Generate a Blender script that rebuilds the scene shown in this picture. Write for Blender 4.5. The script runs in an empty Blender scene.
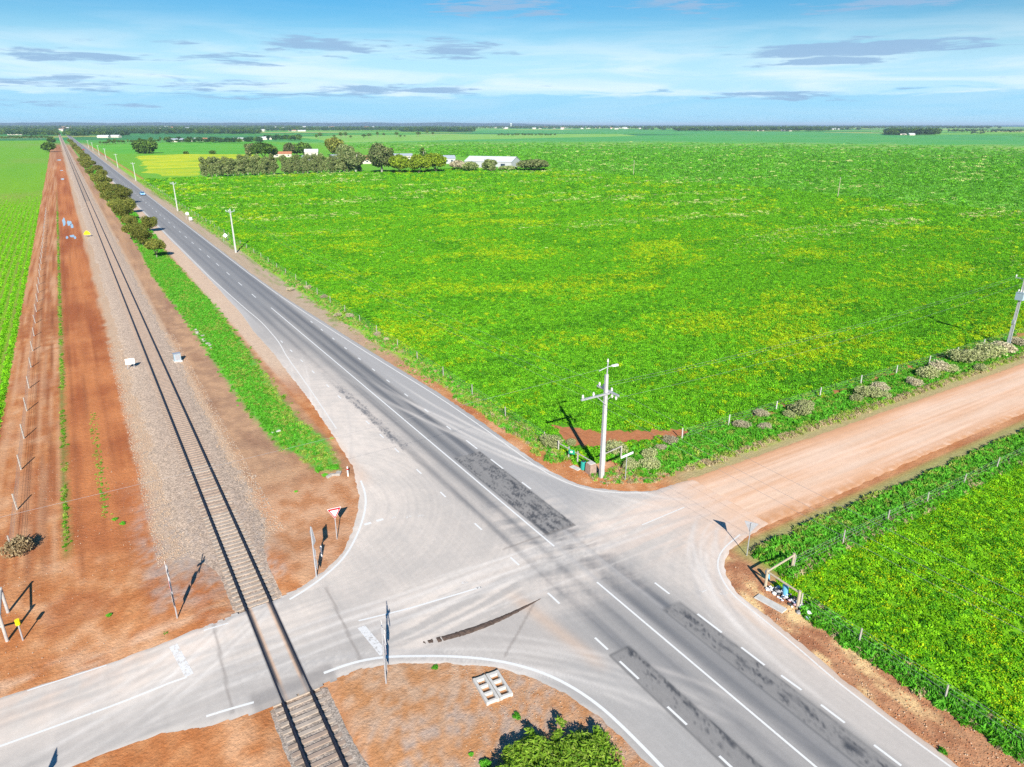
import bpy, math, random
import numpy as np
from mathutils import Vector, Matrix
R = math.radians
random.seed(7); RNG = np.random.default_rng(7)
sc = bpy.context.scene
COL = sc.collection

# ------------------------------------------------------------------ camera, sky, sun, exposure
H = 29.0; FPX = 692.0; CX, CY, HY = 512.0, 383.5, 124.0
PITCH = math.atan((CY - HY) / FPX)
YAW = math.atan((512 - 55) / FPX * math.cos(PITCH))          # railway runs along +Y
cam = bpy.data.cameras.new('camera'); camo = bpy.data.objects.new('camera', cam); COL.objects.link(camo)
camo.location = (0, 0, H); camo.rotation_euler = (math.pi/2 - PITCH, 0, -YAW)
cam.sensor_width = 36; cam.lens = FPX / 1024 * 36; cam.clip_start = 0.5; cam.clip_end = 200000
sc.camera = camo
SUN_EL, SUN_AZ = 30.5, 22.5                                     # light travels towards +Y, slightly +X
sun = bpy.data.lights.new('sun', 'SUN'); sun.energy = 5.0; sun.angle = R(0.5); sun.color = (1, 0.95, 0.87)
suno = bpy.data.objects.new('sun', sun); COL.objects.link(suno)
d = Vector((math.sin(R(SUN_AZ))*math.cos(R(SUN_EL)), math.cos(R(SUN_AZ))*math.cos(R(SUN_EL)), -math.sin(R(SUN_EL))))
suno.rotation_euler = d.to_track_quat('-Z', 'Y').to_euler(); suno.location = (-30, -60, 80)
sc.view_settings.view_transform = 'Standard'; sc.view_settings.look = 'None'
sc.view_settings.gamma = 1; sc.view_settings.exposure = 0.74; sc.view_settings.use_curve_mapping = False
sc.cycles.max_bounces = 6; sc.cycles.volume_bounces = 0; sc.cycles.diffuse_bounces = 3
sc.cycles.use_denoising = False

def nn(nt, typ, **kw):
    n = nt.nodes.new(typ)
    for k, v in kw.items():
        if k == 'inp':
            for i, val in v.items(): n.inputs[i].default_value = val
        else: setattr(n, k, v)
    return n
def mth(nt, op, a, b=None, c=None, clamp=False):
    n = nn(nt, 'ShaderNodeMath', operation=op, use_clamp=clamp)
    for i, v in enumerate((a, b, c)):
        if v is None: continue
        if hasattr(v, 'links'): nt.links.new(v, n.inputs[i])
        else: n.inputs[i].default_value = v
    return n.outputs[0]
def mixc(nt, f, a, b, mode='MIX'):
    n = nn(nt, 'ShaderNodeMix', data_type='RGBA', blend_type=mode)
    for s, v in ((n.inputs[0], f), (n.inputs[6], a), (n.inputs[7], b)):
        if hasattr(v, 'links'): nt.links.new(v, s)
        elif isinstance(v, (tuple, list)): s.default_value = (*v[:3], 1)
        else: s.default_value = v
    return n.outputs[2]
def sstep(nt, x, lo, hi, a=0.0, b=1.0):
    n = nn(nt, 'ShaderNodeMapRange', interpolation_type='SMOOTHSTEP')
    nt.links.new(x, n.inputs[0])
    for i, v in zip((1, 2, 3, 4), (lo, hi, a, b)): n.inputs[i].default_value = v
    return n.outputs[0]

def build_world():
    w = bpy.data.worlds.new('World'); sc.world = w; w.use_nodes = True
    nt = w.node_tree; bg = nt.nodes['Background']; L = nt.links.new
    sky = nn(nt, 'ShaderNodeTexSky', sky_type='NISHITA', sun_disc=False, sun_elevation=R(SUN_EL),
             sun_rotation=R(180 + SUN_AZ), altitude=0, air_density=1.0, dust_density=0.3, ozone_density=3.0)
    hs = nn(nt, 'ShaderNodeHueSaturation', inp={1: 1.6, 2: 1.0}); L(sky.outputs[0], hs.inputs['Color'])
    tc = nn(nt, 'ShaderNodeTexCoord'); sp = nn(nt, 'ShaderNodeSeparateXYZ'); L(tc.outputs['Generated'], sp.inputs[0])
    x, y, z = sp.outputs
    az = mth(nt, 'MULTIPLY', mth(nt, 'ARCTAN2', x, y), 57.29578)       # degrees from the railway, clockwise
    el = mth(nt, 'MULTIPLY', mth(nt, 'ARCSINE', z), 57.29578)
    # high streaky cloud deck: azimuth / elevation stretched noise
    cb = nn(nt, 'ShaderNodeCombineXYZ'); L(mth(nt, 'MULTIPLY', az, 0.055), cb.inputs[0]); L(mth(nt, 'MULTIPLY', el, 0.55), cb.inputs[1])
    n1 = nn(nt, 'ShaderNodeTexNoise', inp={'Scale': 1.6, 'Detail': 9, 'Roughness': 0.58, 'Distortion': 0.6}); L(cb.outputs[0], n1.inputs['Vector'])
    n2 = nn(nt, 'ShaderNodeTexNoise', inp={'Scale': 5.0, 'Detail': 8, 'Roughness': 0.6, 'Distortion': 0.3}); L(cb.outputs[0], n2.inputs['Vector'])
    veil = sstep(nt, n1.outputs[0], 0.36, 0.68)
    band = sstep(nt, el, 8.0, 2.4)                                     # the veil thickens towards the horizon
    veil = mth(nt, 'MULTIPLY', mth(nt, 'ADD', mth(nt, 'MULTIPLY', veil, 0.75), 0.08), mth(nt, 'ADD', mth(nt, 'MULTIPLY', band, 0.75), 0.04))
    base = mixc(nt, sstep(nt, el, 7.5, 1.5, 0, .95), hs.outputs[0], (4.5, 8.0, 10.8))
    col = mixc(nt, veil, base, (9.0, 9.9, 10.5))
    low = mth(nt, 'MULTIPLY', sstep(nt, el, 1.35, 2.2, 1, 0), sstep(nt, n2.outputs[0], 0.1, 0.5))
    # grey-blue cloud bank low over the horizon, with a ragged top
    top = mth(nt, 'ADD', 1.15, mth(nt, 'MULTIPLY', n2.outputs[0], 1.8))
    bank = sstep(nt, mth(nt, 'SUBTRACT', el, top), 0.22, -0.22)
    col = mixc(nt, mth(nt, 'MULTIPLY', bank, 0.7), col, (2.9, 6.7, 9.3))
    def pix(u, v):
        dx = (u - CX)/FPX; dy = -(v - CY)/FPX
        X, Y, Z = dx, math.cos(PITCH) + dy*math.sin(PITCH), -math.sin(PITCH) + dy*math.cos(PITCH)
        return math.degrees(math.atan2(X, Y)) + math.degrees(YAW), math.degrees(math.atan2(Z, math.hypot(X, Y)))
    tot = None
    for (u, v, wpx, hpx, s) in [(855, 48, 105, 7, 1.2), (825, 61, 55, 4, 1.1), (65, 56, 80, 6, .8), (460, 49, 60, 10, .75), (315, 45, 85, 10, .7), (235, 60, 60, 6, .6),
                           (120, 84, 190, 10, .52), (60, 104, 120, 4, .5), (395, 90, 110, 6, .75), (770, 95, 90, 5, .7), (500, 5, 90, 13, .65), (680, 2, 70, 13, .6),
                           (900, 2, 80, 7, .7), (250, 95, 120, 5, .5), (140, 40, 70, 4, .4)]:
        a, e = pix(u, v); wd = wpx*.078; hd = hpx*.078
        da = mth(nt, 'POWER', mth(nt, 'ABSOLUTE', mth(nt, 'DIVIDE', mth(nt, 'SUBTRACT', az, a), wd)), 2)
        de = mth(nt, 'POWER', mth(nt, 'ABSOLUTE', mth(nt, 'DIVIDE', mth(nt, 'SUBTRACT', el, e), hd)), 2)
        g = mth(nt, 'MULTIPLY', mth(nt, 'EXPONENT', mth(nt, 'MULTIPLY', mth(nt, 'ADD', da, de), -1)), s)
        tot = g if tot is None else mth(nt, 'MAXIMUM', tot, g)
    dk = mth(nt, 'ADD', tot, mth(nt, 'MULTIPLY', mth(nt, 'SUBTRACT', n2.outputs[0], 0.5), 2.2))
    dk = sstep(nt, dk, 0.36, 0.72)
    col = mixc(nt, mth(nt, 'MULTIPLY', dk, 0.9), col, (3.1, 5.0, 7.4))
    L(col, bg.inputs[0]); bg.inputs[1].default_value = 0.063
build_world()

# ------------------------------------------------------------------ helpers
def P(u, v, h=0.0):
    """ground point (metres) seen at photo pixel u, v"""
    x = (u - CX)/FPX; y = -(v - CY)/FPX
    X, Y, Z = x, math.cos(PITCH) + y*math.sin(PITCH), -math.sin(PITCH) + y*math.cos(PITCH)
    t = (H - h)/-Z; X *= t; Y *= t
    c, s = math.cos(YAW), math.sin(YAW)
    return (X*c + Y*s, -X*s + Y*c)
def PP(L): return [P(*q) for q in L]
LAT = [np.random.default_rng(100+i).random((256, 256)) for i in range(6)]
def vnoise(x, y, k=0):
    """gradient noise, about 0..1, mean 0.5"""
    x = np.asarray(x, float); y = np.asarray(y, float)
    xi = np.floor(x).astype(np.int64); yi = np.floor(y).astype(np.int64); fx = x-xi; fy = y-yi
    u = fx*fx*fx*(fx*(fx*6-15)+10); v = fy*fy*fy*(fy*(fy*6-15)+10); g = LAT[k % 6]
    def gr(i, j, dx, dy): a = g[(xi+i) & 255, (yi+j) & 255]*6.2831853; return np.cos(a)*dx+np.sin(a)*dy
    r = (gr(0, 0, fx, fy)*(1-u)+gr(1, 0, fx-1, fy)*u)*(1-v)+(gr(0, 1, fx, fy-1)*(1-u)+gr(1, 1, fx-1, fy-1)*u)*v
    return np.clip(.5+.78*r, 0, 1)
def fbm(x, y, k=0, o=4):
    t = 0; am = .5; f = 1
    for i in range(o): t = t + am*vnoise(x*f+17.3*i, y*f-9.1*i, k+i); am *= .5; f *= 2.03
    return t/(1-.5**o)
def ss(x, lo, hi):
    t = np.clip((x-lo)/(hi-lo), 0, 1); return t*t*(3-2*t)
def sdf(X, Y, poly):
    """signed distance to polygon, positive inside"""
    px = np.array(poly); n = len(px); best = np.full(X.shape, 1e18); ins = np.zeros(X.shape, bool)
    for i in range(n):
        a = px[i]; b = px[(i+1) % n]; e = b-a; L2 = e@e
        if L2 < 1e-9: continue
        t = np.clip(((X-a[0])*e[0]+(Y-a[1])*e[1])/L2, 0, 1)
        best = np.minimum(best, (X-a[0]-t*e[0])**2 + (Y-a[1]-t*e[1])**2)
        if a[1] != b[1]:
            c = ((a[1] > Y) != (b[1] > Y)) & (X < (b[0]-a[0])*(Y-a[1])/(b[1]-a[1])+a[0]); ins ^= c
    return np.where(ins, 1, -1)*np.sqrt(best)
def graded(lo, hi, flo, fhi, step, g=1.08):
    a = list(np.arange(flo, fhi+step*.5, step)); s = step
    while a[-1] < hi: s *= g; a.append(a[-1]+s)
    s = step
    while a[0] > lo: s *= g; a.insert(0, a[0]-s)
    return np.array(a)
def lerp(a, b, t):
    t = np.asarray(t)[..., None]; return np.asarray(a)*(1-t) + np.asarray(b)*t
def set_props(o, **kw):
    for k, v in kw.items():
        if v is not None: o[k] = v
    return o
def link_mesh(name, V, F, m, parent=None, smooth=False):
    me = bpy.data.meshes.new(name); me.from_pydata(V, [], F); me.materials.append(m)
    if smooth: me.polygons.foreach_set('use_smooth', [True]*len(me.polygons))
    me.update(); o = bpy.data.objects.new(name, me); COL.objects.link(o); o.parent = parent; return o
def np_mesh(name, V, Q, m, cols=None, smooth=False):
    V = np.asarray(V, np.float32); Q = np.asarray(Q, np.int32); k = Q.shape[1]
    me = bpy.data.meshes.new(name); me.vertices.add(len(V)); me.vertices.foreach_set('co', V.ravel())
    me.loops.add(Q.size); me.loops.foreach_set('vertex_index', Q.ravel()); me.polygons.add(len(Q))
    me.polygons.foreach_set('loop_start', np.arange(0, Q.size, k, dtype=np.int32)); me.update(calc_edges=True)
    if smooth: me.polygons.foreach_set('use_smooth', np.ones(len(Q), bool))
    if cols is not None:
        ca = me.color_attributes.new('Col', 'FLOAT_COLOR', 'POINT')
        ca.data.foreach_set('color', np.concatenate([cols, np.ones((len(V), 1))], 1).astype(np.float32).ravel())
    for x in (m if isinstance(m, (list, tuple)) else [m]): me.materials.append(x)
    return me
class MB:
    """collects boxes, tubes and prisms into one mesh"""
    def __init__(s): s.V = []; s.F = []
    def add(s, V, F):
        o = len(s.V); s.V += [tuple(v) for v in V]; s.F += [tuple(i+o for i in f) for f in F]; return s
    def box(s, c, d, rz=0, M=None):
        x, y, z = d[0]/2, d[1]/2, d[2]/2
        V = [Vector((a*x, b*y, e*z)) for e in (-1, 1) for a, b in ((-1, -1), (1, -1), (1, 1), (-1, 1))]
        M = M or Matrix.Rotation(rz, 3, 'Z')
        return s.add([M @ v + Vector(c) for v in V], [(3, 2, 1, 0), (4, 5, 6, 7), (0, 1, 5, 4), (1, 2, 6, 5), (2, 3, 7, 6), (3, 0, 4, 7)])
    def beam(s, a, b, w, h):
        a = Vector(a); b = Vector(b); q = (b-a).to_track_quat('X', 'Z').to_matrix()
        return s.box((a+b)/2, ((b-a).length, w, h), M=q)
    def tube(s, pts, rs, n=8):
        V = []; F = []; pts = [Vector(p) for p in pts]
        if not isinstance(rs, (list, tuple)): rs = [rs]*len(pts)
        for i, p in enumerate(pts):
            t = (pts[min(i+1, len(pts)-1)] - pts[max(i-1, 0)]).normalized()
            u = t.cross(Vector((0, 0, 1)) if abs(t.z) < .95 else Vector((0, 1, 0))).normalized(); w = t.cross(u)
            V += [p + (u*math.cos(6.28318*k/n) + w*math.sin(6.28318*k/n))*rs[i] for k in range(n)]
        for i in range(len(pts)-1):
            for k in range(n): F.append((i*n+k, i*n+(k+1) % n, (i+1)*n+(k+1) % n, (i+1)*n+k))
        F.append(tuple(range(n))[::-1]); F.append(tuple((len(pts)-1)*n+k for k in range(n)))
        return s.add(V, F)
    def prism(s, poly, th, M):
        """flat polygon in local x,y with thickness th, placed by 4x4 matrix M"""
        n = len(poly); V = [M @ Vector((x, y, -th/2)) for x, y in poly] + [M @ Vector((x, y, th/2)) for x, y in poly]
        return s.add(V, [tuple(range(n))[::-1], tuple(range(n, 2*n))] + [(i, (i+1) % n, (i+1) % n+n, i+n) for i in range(n)])
    def build(s, name, m, parent=None, smooth=False): return link_mesh(name, s.V, s.F, m, parent, smooth)
def thing(name, label, cat, loc=(0, 0, 0), rz=0, group=None):
    o = bpy.data.objects.new(name, None); COL.objects.link(o); o.location = loc; o.rotation_euler = (0, 0, rz); o.empty_display_size = .3
    return set_props(o, label=label, category=cat, group=group)
def tag(o, label, cat, group=None): return set_props(o, label=label, category=cat, group=group)
def struct(o): o['kind'] = 'structure'; return o
def dup(root, loc, rz=0, s=1, label=None, group=None):
    r = root.copy(); COL.objects.link(r); r.location = loc; r.rotation_euler = (0, 0, rz); r.scale = (s, s, s) if not isinstance(s, tuple) else s
    if label: r['label'] = label
    if group: r['group'] = group
    for ch in list(root.children):
        c = ch.copy(); COL.objects.link(c); c.parent = r
        for g in ch.children: e = g.copy(); COL.objects.link(e); e.parent = c
    return r

# ------------------------------------------------------------------ materials
def mat(name, col, rough=.8, var=.25, nscale=4., metal=0., bump=0., bscale=None, spec=.3, stretch=(1, 1, 1)):
    m = bpy.data.materials.new(name); m.use_nodes = True; nt = m.node_tree; b = nt.nodes['Principled BSDF']; L = nt.links.new
    tc = nn(nt, 'ShaderNodeTexCoord'); mp = nn(nt, 'ShaderNodeMapping'); L(tc.outputs['Object'], mp.inputs[0]); mp.inputs['Scale'].default_value = stretch
    n = nn(nt, 'ShaderNodeTexNoise', inp={'Scale': nscale, 'Detail': 6, 'Roughness': .65}); L(mp.outputs[0], n.inputs['Vector'])
    k = nn(nt, 'ShaderNodeMapRange', inp={1: .25, 2: .75, 3: 1-var, 4: 1+var}); L(n.outputs[0], k.inputs[0])
    L(mixc(nt, 1, col, k.outputs[0], 'MULTIPLY'), b.inputs['Base Color'])
    b.inputs['Roughness'].default_value = rough; b.inputs['Metallic'].default_value = metal; b.inputs['Specular IOR Level'].default_value = spec
    if bump:
        n2 = nn(nt, 'ShaderNodeTexNoise', inp={'Scale': bscale or nscale*3, 'Detail': 4}); L(tc.outputs['Object'], n2.inputs['Vector'])
        bp = nn(nt, 'ShaderNodeBump', inp={'Strength': .6, 'Distance': bump}); L(n2.outputs[0], bp.inputs['Height']); L(bp.outputs[0], b.inputs['Normal'])
    return m
def leafmat(name, cols, rough=.55, trans=.25, objvar=.25):
    """foliage: colour varies per leaf, per plant"""
    m = bpy.data.materials.new(name); m.use_nodes = True; nt = m.node_tree; L = nt.links.new
    nt.nodes.remove(nt.nodes['Principled BSDF']); out = nt.nodes['Material Output']
    g = nn(nt, 'ShaderNodeNewGeometry'); oi = nn(nt, 'ShaderNodeObjectInfo')
    cr = nn(nt, 'ShaderNodeValToRGB'); e = cr.color_ramp.elements
    e[0].color = (*cols[0], 1); e[1].color = (*cols[-1], 1)
    for i, c in enumerate(cols[1:-1]): x = e.new((i+1)/(len(cols)-1)); x.color = (*c, 1)
    L(g.outputs['Random Per Island'], cr.inputs[0])
    k = nn(nt, 'ShaderNodeMapRange', inp={1: 0, 2: 1, 3: 1-objvar, 4: 1+objvar}); L(oi.outputs['Random'], k.inputs[0])
    c = mixc(nt, 1, cr.outputs[0], k.outputs[0], 'MULTIPLY')
    df = nn(nt, 'ShaderNodeBsdfDiffuse'); tr = nn(nt, 'ShaderNodeBsdfTranslucent'); mx = nn(nt, 'ShaderNodeMixShader', inp={0: trans})
    L(c, df.inputs[0]); L(c, tr.inputs[0]); L(df.outputs[0], mx.inputs[1]); L(tr.outputs[0], mx.inputs[2]); L(mx.outputs[0], out.inputs[0])
    return m
def colmat(name, fine=8., var=.3, rough=.9, bump=.02, bscale=6., speck=None, far=False, streak=None):
    """surface whose own colour comes from the mesh attribute Col, broken up by fine noise"""
    m = bpy.data.materials.new(name); m.use_nodes = True; nt = m.node_tree; b = nt.nodes['Principled BSDF']; L = nt.links.new
    at = nn(nt, 'ShaderNodeAttribute', attribute_name='Col'); tc = nn(nt, 'ShaderNodeTexCoord'); o = tc.outputs['Object']
    n1 = nn(nt, 'ShaderNodeTexNoise', inp={'Scale': fine, 'Detail': 8, 'Roughness': .7}); L(o, n1.inputs['Vector'])
    n2 = nn(nt, 'ShaderNodeTexNoise', inp={'Scale': fine*.17, 'Detail': 5, 'Roughness': .6}); L(o, n2.inputs['Vector'])
    s = mth(nt, 'ADD', mth(nt, 'MULTIPLY', n1.outputs[0], .65), mth(nt, 'MULTIPLY', n2.outputs[0], .35))
    k = nn(nt, 'ShaderNodeMapRange', inp={1: .3, 2: .7, 3: 1-var, 4: 1+var}); L(s, k.inputs[0])
    c = mixc(nt, 1, at.outputs['Color'], k.outputs[0], 'MULTIPLY')
    if streak:
        mp = nn(nt, 'ShaderNodeMapping'); L(o, mp.inputs[0]); mp.inputs['Scale'].default_value = streak[0]
        n3 = nn(nt, 'ShaderNodeTexNoise', inp={'Scale': 1, 'Detail': 5, 'Roughness': .6}); L(mp.outputs[0], n3.inputs['Vector'])
        k3 = nn(nt, 'ShaderNodeMapRange', inp={1: .3, 2: .7, 3: 1-streak[1], 4: 1+streak[1]}); L(n3.outputs[0], k3.inputs[0])
        c = mixc(nt, 1, c, k3.outputs[0], 'MULTIPLY')
    if speck:
        v = nn(nt, 'ShaderNodeTexVoronoi', inp={'Scale': speck[0]}); L(o, v.inputs['Vector'])
        sx = nn(nt, 'ShaderNodeSeparateColor'); L(v.outputs['Color'], sx.inputs[0])
        k2 = nn(nt, 'ShaderNodeMapRange', inp={1: 0, 2: 1, 3: 1-speck[1], 4: 1+speck[1]}); L(sx.outputs[0], k2.inputs[0])
        c = mixc(nt, 1, c, k2.outputs[0], 'MULTIPLY')
    if far:                                                   # the patchwork of distant paddocks
        mp = nn(nt, 'ShaderNodeMapping'); L(o, mp.inputs[0]); mp.inputs['Scale'].default_value = (1/520., 1/330., 1)
        v = nn(nt, 'ShaderNodeTexVoronoi', distance='CHEBYCHEV', inp={'Scale': 1}); L(mp.outputs[0], v.inputs['Vector'])
        sx = nn(nt, 'ShaderNodeSeparateColor'); L(v.outputs['Color'], sx.inputs[0])
        cr = nn(nt, 'ShaderNodeValToRGB'); cr.color_ramp.interpolation = 'CONSTANT'; e = cr.color_ramp.elements
        pal = [(.06, .26, .06), (.16, .40, .04), (.09, .33, .05), (.34, .40, .10), (.05, .22, .07), (.18, .42, .06), (.42, .38, .20)]
        e[0].color = (*pal[0], 1); e[1].position = 1; e[1].color = (*pal[-1], 1)
        for i, cc in enumerate(pal[1:-1]): q = e.new((i+1)/6.5); q.color = (*cc, 1)
        L(sx.outputs[0], cr.inputs[0])
        ln = nn(nt, 'ShaderNodeVectorMath', operation='LENGTH'); L(o, ln.inputs[0])
        f = sstep(nt, ln.outputs['Value'], 1150, 1500)
        c = mixc(nt, f, c, mixc(nt, 1, cr.outputs[0], k.outputs[0], 'MULTIPLY'))
    L(c, b.inputs['Base Color']); b.inputs['Roughness'].default_value = rough; b.inputs['Specular IOR Level'].default_value = .15
    if bump:
        nb = nn(nt, 'ShaderNodeTexNoise', inp={'Scale': bscale, 'Detail': 6, 'Roughness': .65}); L(o, nb.inputs['Vector'])
        bp = nn(nt, 'ShaderNodeBump', inp={'Strength': 1, 'Distance': bump}); L(nb.outputs[0], bp.inputs['Height']); L(bp.outputs[0], b.inputs['Normal'])
    return m
def paintmat(name, col, worn=.35):
    """road paint, chipped away where a noise says so (the road shows through)"""
    m = bpy.data.materials.new(name); m.use_nodes = True; nt = m.node_tree; b = nt.nodes['Principled BSDF']; L = nt.links.new
    tc = nn(nt, 'ShaderNodeTexCoord'); n = nn(nt, 'ShaderNodeTexNoise', inp={'Scale': 5, 'Detail': 9, 'Roughness': .75}); L(tc.outputs['Object'], n.inputs['Vector'])
    b.inputs['Base Color'].default_value = (*col, 1); b.inputs['Roughness'].default_value = .7
    L(sstep(nt, n.outputs[0], worn, worn+.12), b.inputs['Alpha']); return m
M = {}
M['ground'] = colmat('earth', fine=9, var=.32, bump=.07, bscale=4, far=True)
M['field'] = colmat('field_soil_and_cover', fine=2.2, var=.35, bump=.12, bscale=2.2)
M['asphalt'] = colmat('asphalt', fine=14, var=.10, bump=.006, bscale=30, rough=.85)
M['gravelroad'] = colmat('graded_dirt', fine=7, var=.12, bump=.02, bscale=9, streak=((.06, 2.2, 1), .08))
M['ballast'] = colmat('ballast_stone', fine=9, var=.3, bump=.05, bscale=9, speck=(11, .38))
M['paint'] = paintmat('white_road_paint', (.72, .72, .70), .29)
M['paint_worn'] = paintmat('worn_road_paint', (.70, .69, .67), .37)
M['paint_thin'] = paintmat('thin_worn_paint', (.70, .68, .64), .31)
M['steel_rail'] = mat('rail_steel', (.022, .024, .034), .5, .3, 3, metal=.2)
M['rail_top'] = mat('rail_head', (.08, .09, .12), .35, .2, 3, metal=.7)
M['concrete'] = mat('concrete', (.52, .50, .46), .85, .18, 3, bump=.004)
M['sleeper'] = mat('sleeper_concrete', (.40, .335, .275), .9, .25, 2.5, bump=.006); M['sleeper_dusty'] = mat('dusty_sleeper', (.34, .26, .205), .9, .2, 2.5, bump=.006)
M['pale'] = mat('pale_pole_concrete', (.45, .445, .42), .8, .15, 2)
M['galv'] = mat('galvanised_steel', (.50, .52, .55), .45, .15, 6, metal=.5)
M['darksteel'] = mat('dark_plate', (.05, .055, .06), .5, .2, 5)
M['whitepaint'] = mat('white_paint', (.80, .80, .79), .5, .06, 4)
M['timber'] = mat('bleached_timber', (.42, .355, .25), .85, .22, 4, stretch=(1, 1, 6))
M['greywood'] = mat('grey_weathered_timber', (.38, .35, .31), .9, .3, 5)
M['red'] = mat('sign_red', (.70, .02, .03), .45, .06, 5)
M['yellow'] = mat('sign_yellow', (.85, .68, .01), .45, .06, 5)
M['green'] = mat('sign_green', (.02, .32, .16), .45, .1, 5)
M['teal'] = mat('teal_plastic', (.02, .30, .25), .45, .1, 5)
M['blue'] = mat('blue_plastic', (.12, .36, .52), .6, .1, 5)
M['bark'] = mat('bark', (.24, .20, .16), .95, .35, 3, stretch=(1, 1, .3))
M['palebark'] = mat('pale_gum_bark', (.50, .45, .39), .9, .25, 2, stretch=(1, 1, .3))
M['roofwhite'] = mat('pale_sheet_roof', (.58, .60, .62), .45, .08, .5)
M['wallcream'] = mat('cream_wall', (.55, .50, .42), .85, .12, .7)
M['wallgrey'] = mat('grey_sheet_wall', (.42, .43, .44), .7, .12, .7)  # even grey wall colour for farm buildings
M['rooftile'] = mat('terracotta_roof', (.40, .17, .09), .85, .2, .8)
M['roofgrey'] = mat('grey_sheet_roof', (.32, .36, .42), .6, .1, .8)
M['opening'] = mat('dark_doorway', (.04, .04, .045), .6, .1, 2)
M['glass'] = mat('window_glass', (.03, .05, .08), .1, .1, 2, spec=.6)
M['tyre'] = mat('tyre_rubber', (.02, .02, .02), .8, .1, 8)
M['carblue'] = mat('car_paint_blue', (.20, .42, .70), .3, .03, 3, spec=.6)
M['carred'] = mat('car_paint_red', (.45, .04, .03), .3, .03, 3, spec=.6)
M['blackwire'] = mat('wire', (.30, .30, .31), .5, .1, 3, metal=.4)
M['porcelain'] = mat('porcelain', (.62, .60, .57), .4, .1, 3)
M['transformer'] = mat('transformer_grey', (.32, .42, .48), .5, .1, 3)
M['water'] = mat('sky_tinted_water', (.50, .56, .66), .06, .05, 1, spec=.8)  # pale blue base colour stands in for the reflected sky
M['sea'] = mat('sea_water', (.012, .06, .13), .45, .2, .001)
M['hill'] = mat('distant_hill', (.006, .04, .075), .95, .3, .002)
M['stone'] = mat('broken_stone', (.36, .33, .29), .9, .25, 4)

# ------------------------------------------------------------------ layout (metres; railway along +Y, side road along X)
CLX = 25.3
ROAD = ([(28.9, 2600), (28.9, 150), (29.2, 125), (30.3, 99), (31.2, 80), (31.9, 68), (32.0, 57), (31.8, 50), (31.9, 45), (32.4, 42.2), (33.2, 40.7), (35, 38.9), (37, 37.6), (41.6, 37.3), (41.4, 29.0), (38.4, 28.6)] +
        [(36.0, 28.1), (34.4, 27.2), (33.4, 26.1), (32.6, 24.5), (32.4, 22.2), (32.2, 20), (32.0, 18), (31.7, 16.3), (31.5, 13.6), (31.4, 11.3), (31.3, 9), (31.3, -20)] +
        [(18.6, -20), (18.7, 18), (18.6, 19.7), (18.4, 21.5), (17.9, 23.4), (17.1, 25.1), (15.7, 27.0), (13.6, 28.7), (11.2, 30.1), (10.0, 30.6), (8.5, 30.9), (7.1, 30.9), (3.3, 30.8), (1, 31.2), (-1.1, 32), (-3, 32.2), (-5.1, 32.2), (-70, 32.0)] +
        [(-70, 39.3), (-8.2, 39.2), (-2, 39.0), (3.3, 39.0), (7.1, 39.3), (8.4, 39.8), (10.1, 40.8), (12.0, 42.5), (13.7, 45.2), (15.1, 48.0), (15.9, 50), (16.4, 52.2), (17.2, 55.2), (17.9, 63.7), (18.6, 74), (19.0, 84.5), (19.4, 93), (19.5, 104.9), (20.2, 117), (20.5, 150), (20.5, 2600)])
DIRT = [(41.0, 37.5), (47, 37.4), (57.5, 37.3), (100, 37.2), (900, 37.0), (900, 29.1), (61, 29.2), (49, 28.9), (41.0, 28.9)]
FIELD_R = [(34.9, 44.0), (284, 44.0), (284, 445), (34.9, 446)]
FIELD_R2 = [(286, 40.0), (1900, 40.0), (1900, 1500), (330, 1500), (318, 452), (286, 448)]
PADDOCK = [(35.2, -20), (35.2, 23.9), (47.8, 24.0), (900, 24.3), (900, -20)]
FIELD_L = [(-10.5, 60), (-10.5, 900), (-12.5, 1650), (-900, 1650), (-900, 20), (-14, 20), (-11.2, 40)]
SOILGAP = PP([(548, 424), (600, 431), (690, 429), (684, 438), (640, 441), (603, 448), (572, 447)])
VERGE = [(12.3, 203), (11.1, 155), (11.9, 116), (11.8, 88), (12.0, 72), (12.5, 62), (13.6, 60.5), (14.1, 55.8), (16.1, 55.2), (17.0, 62), (16.1, 68.6), (16.2, 79), (16.9, 95), (17.0, 108), (17.5, 126), (17.2, 151), (16.8, 203)]
def zroad(X, Y):
    """the side road humps over the railway, its surface flush with the rail heads"""
    return .287*ss(9.0 - np.abs(X-5.4), 0, 6.5)*ss(np.abs(Y-35), 14, 8)
def track(X, Y, k=0): return fbm(X*3.2+.6*vnoise(X*.3, Y*.05, 4), Y*.035, k, 4)

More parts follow.
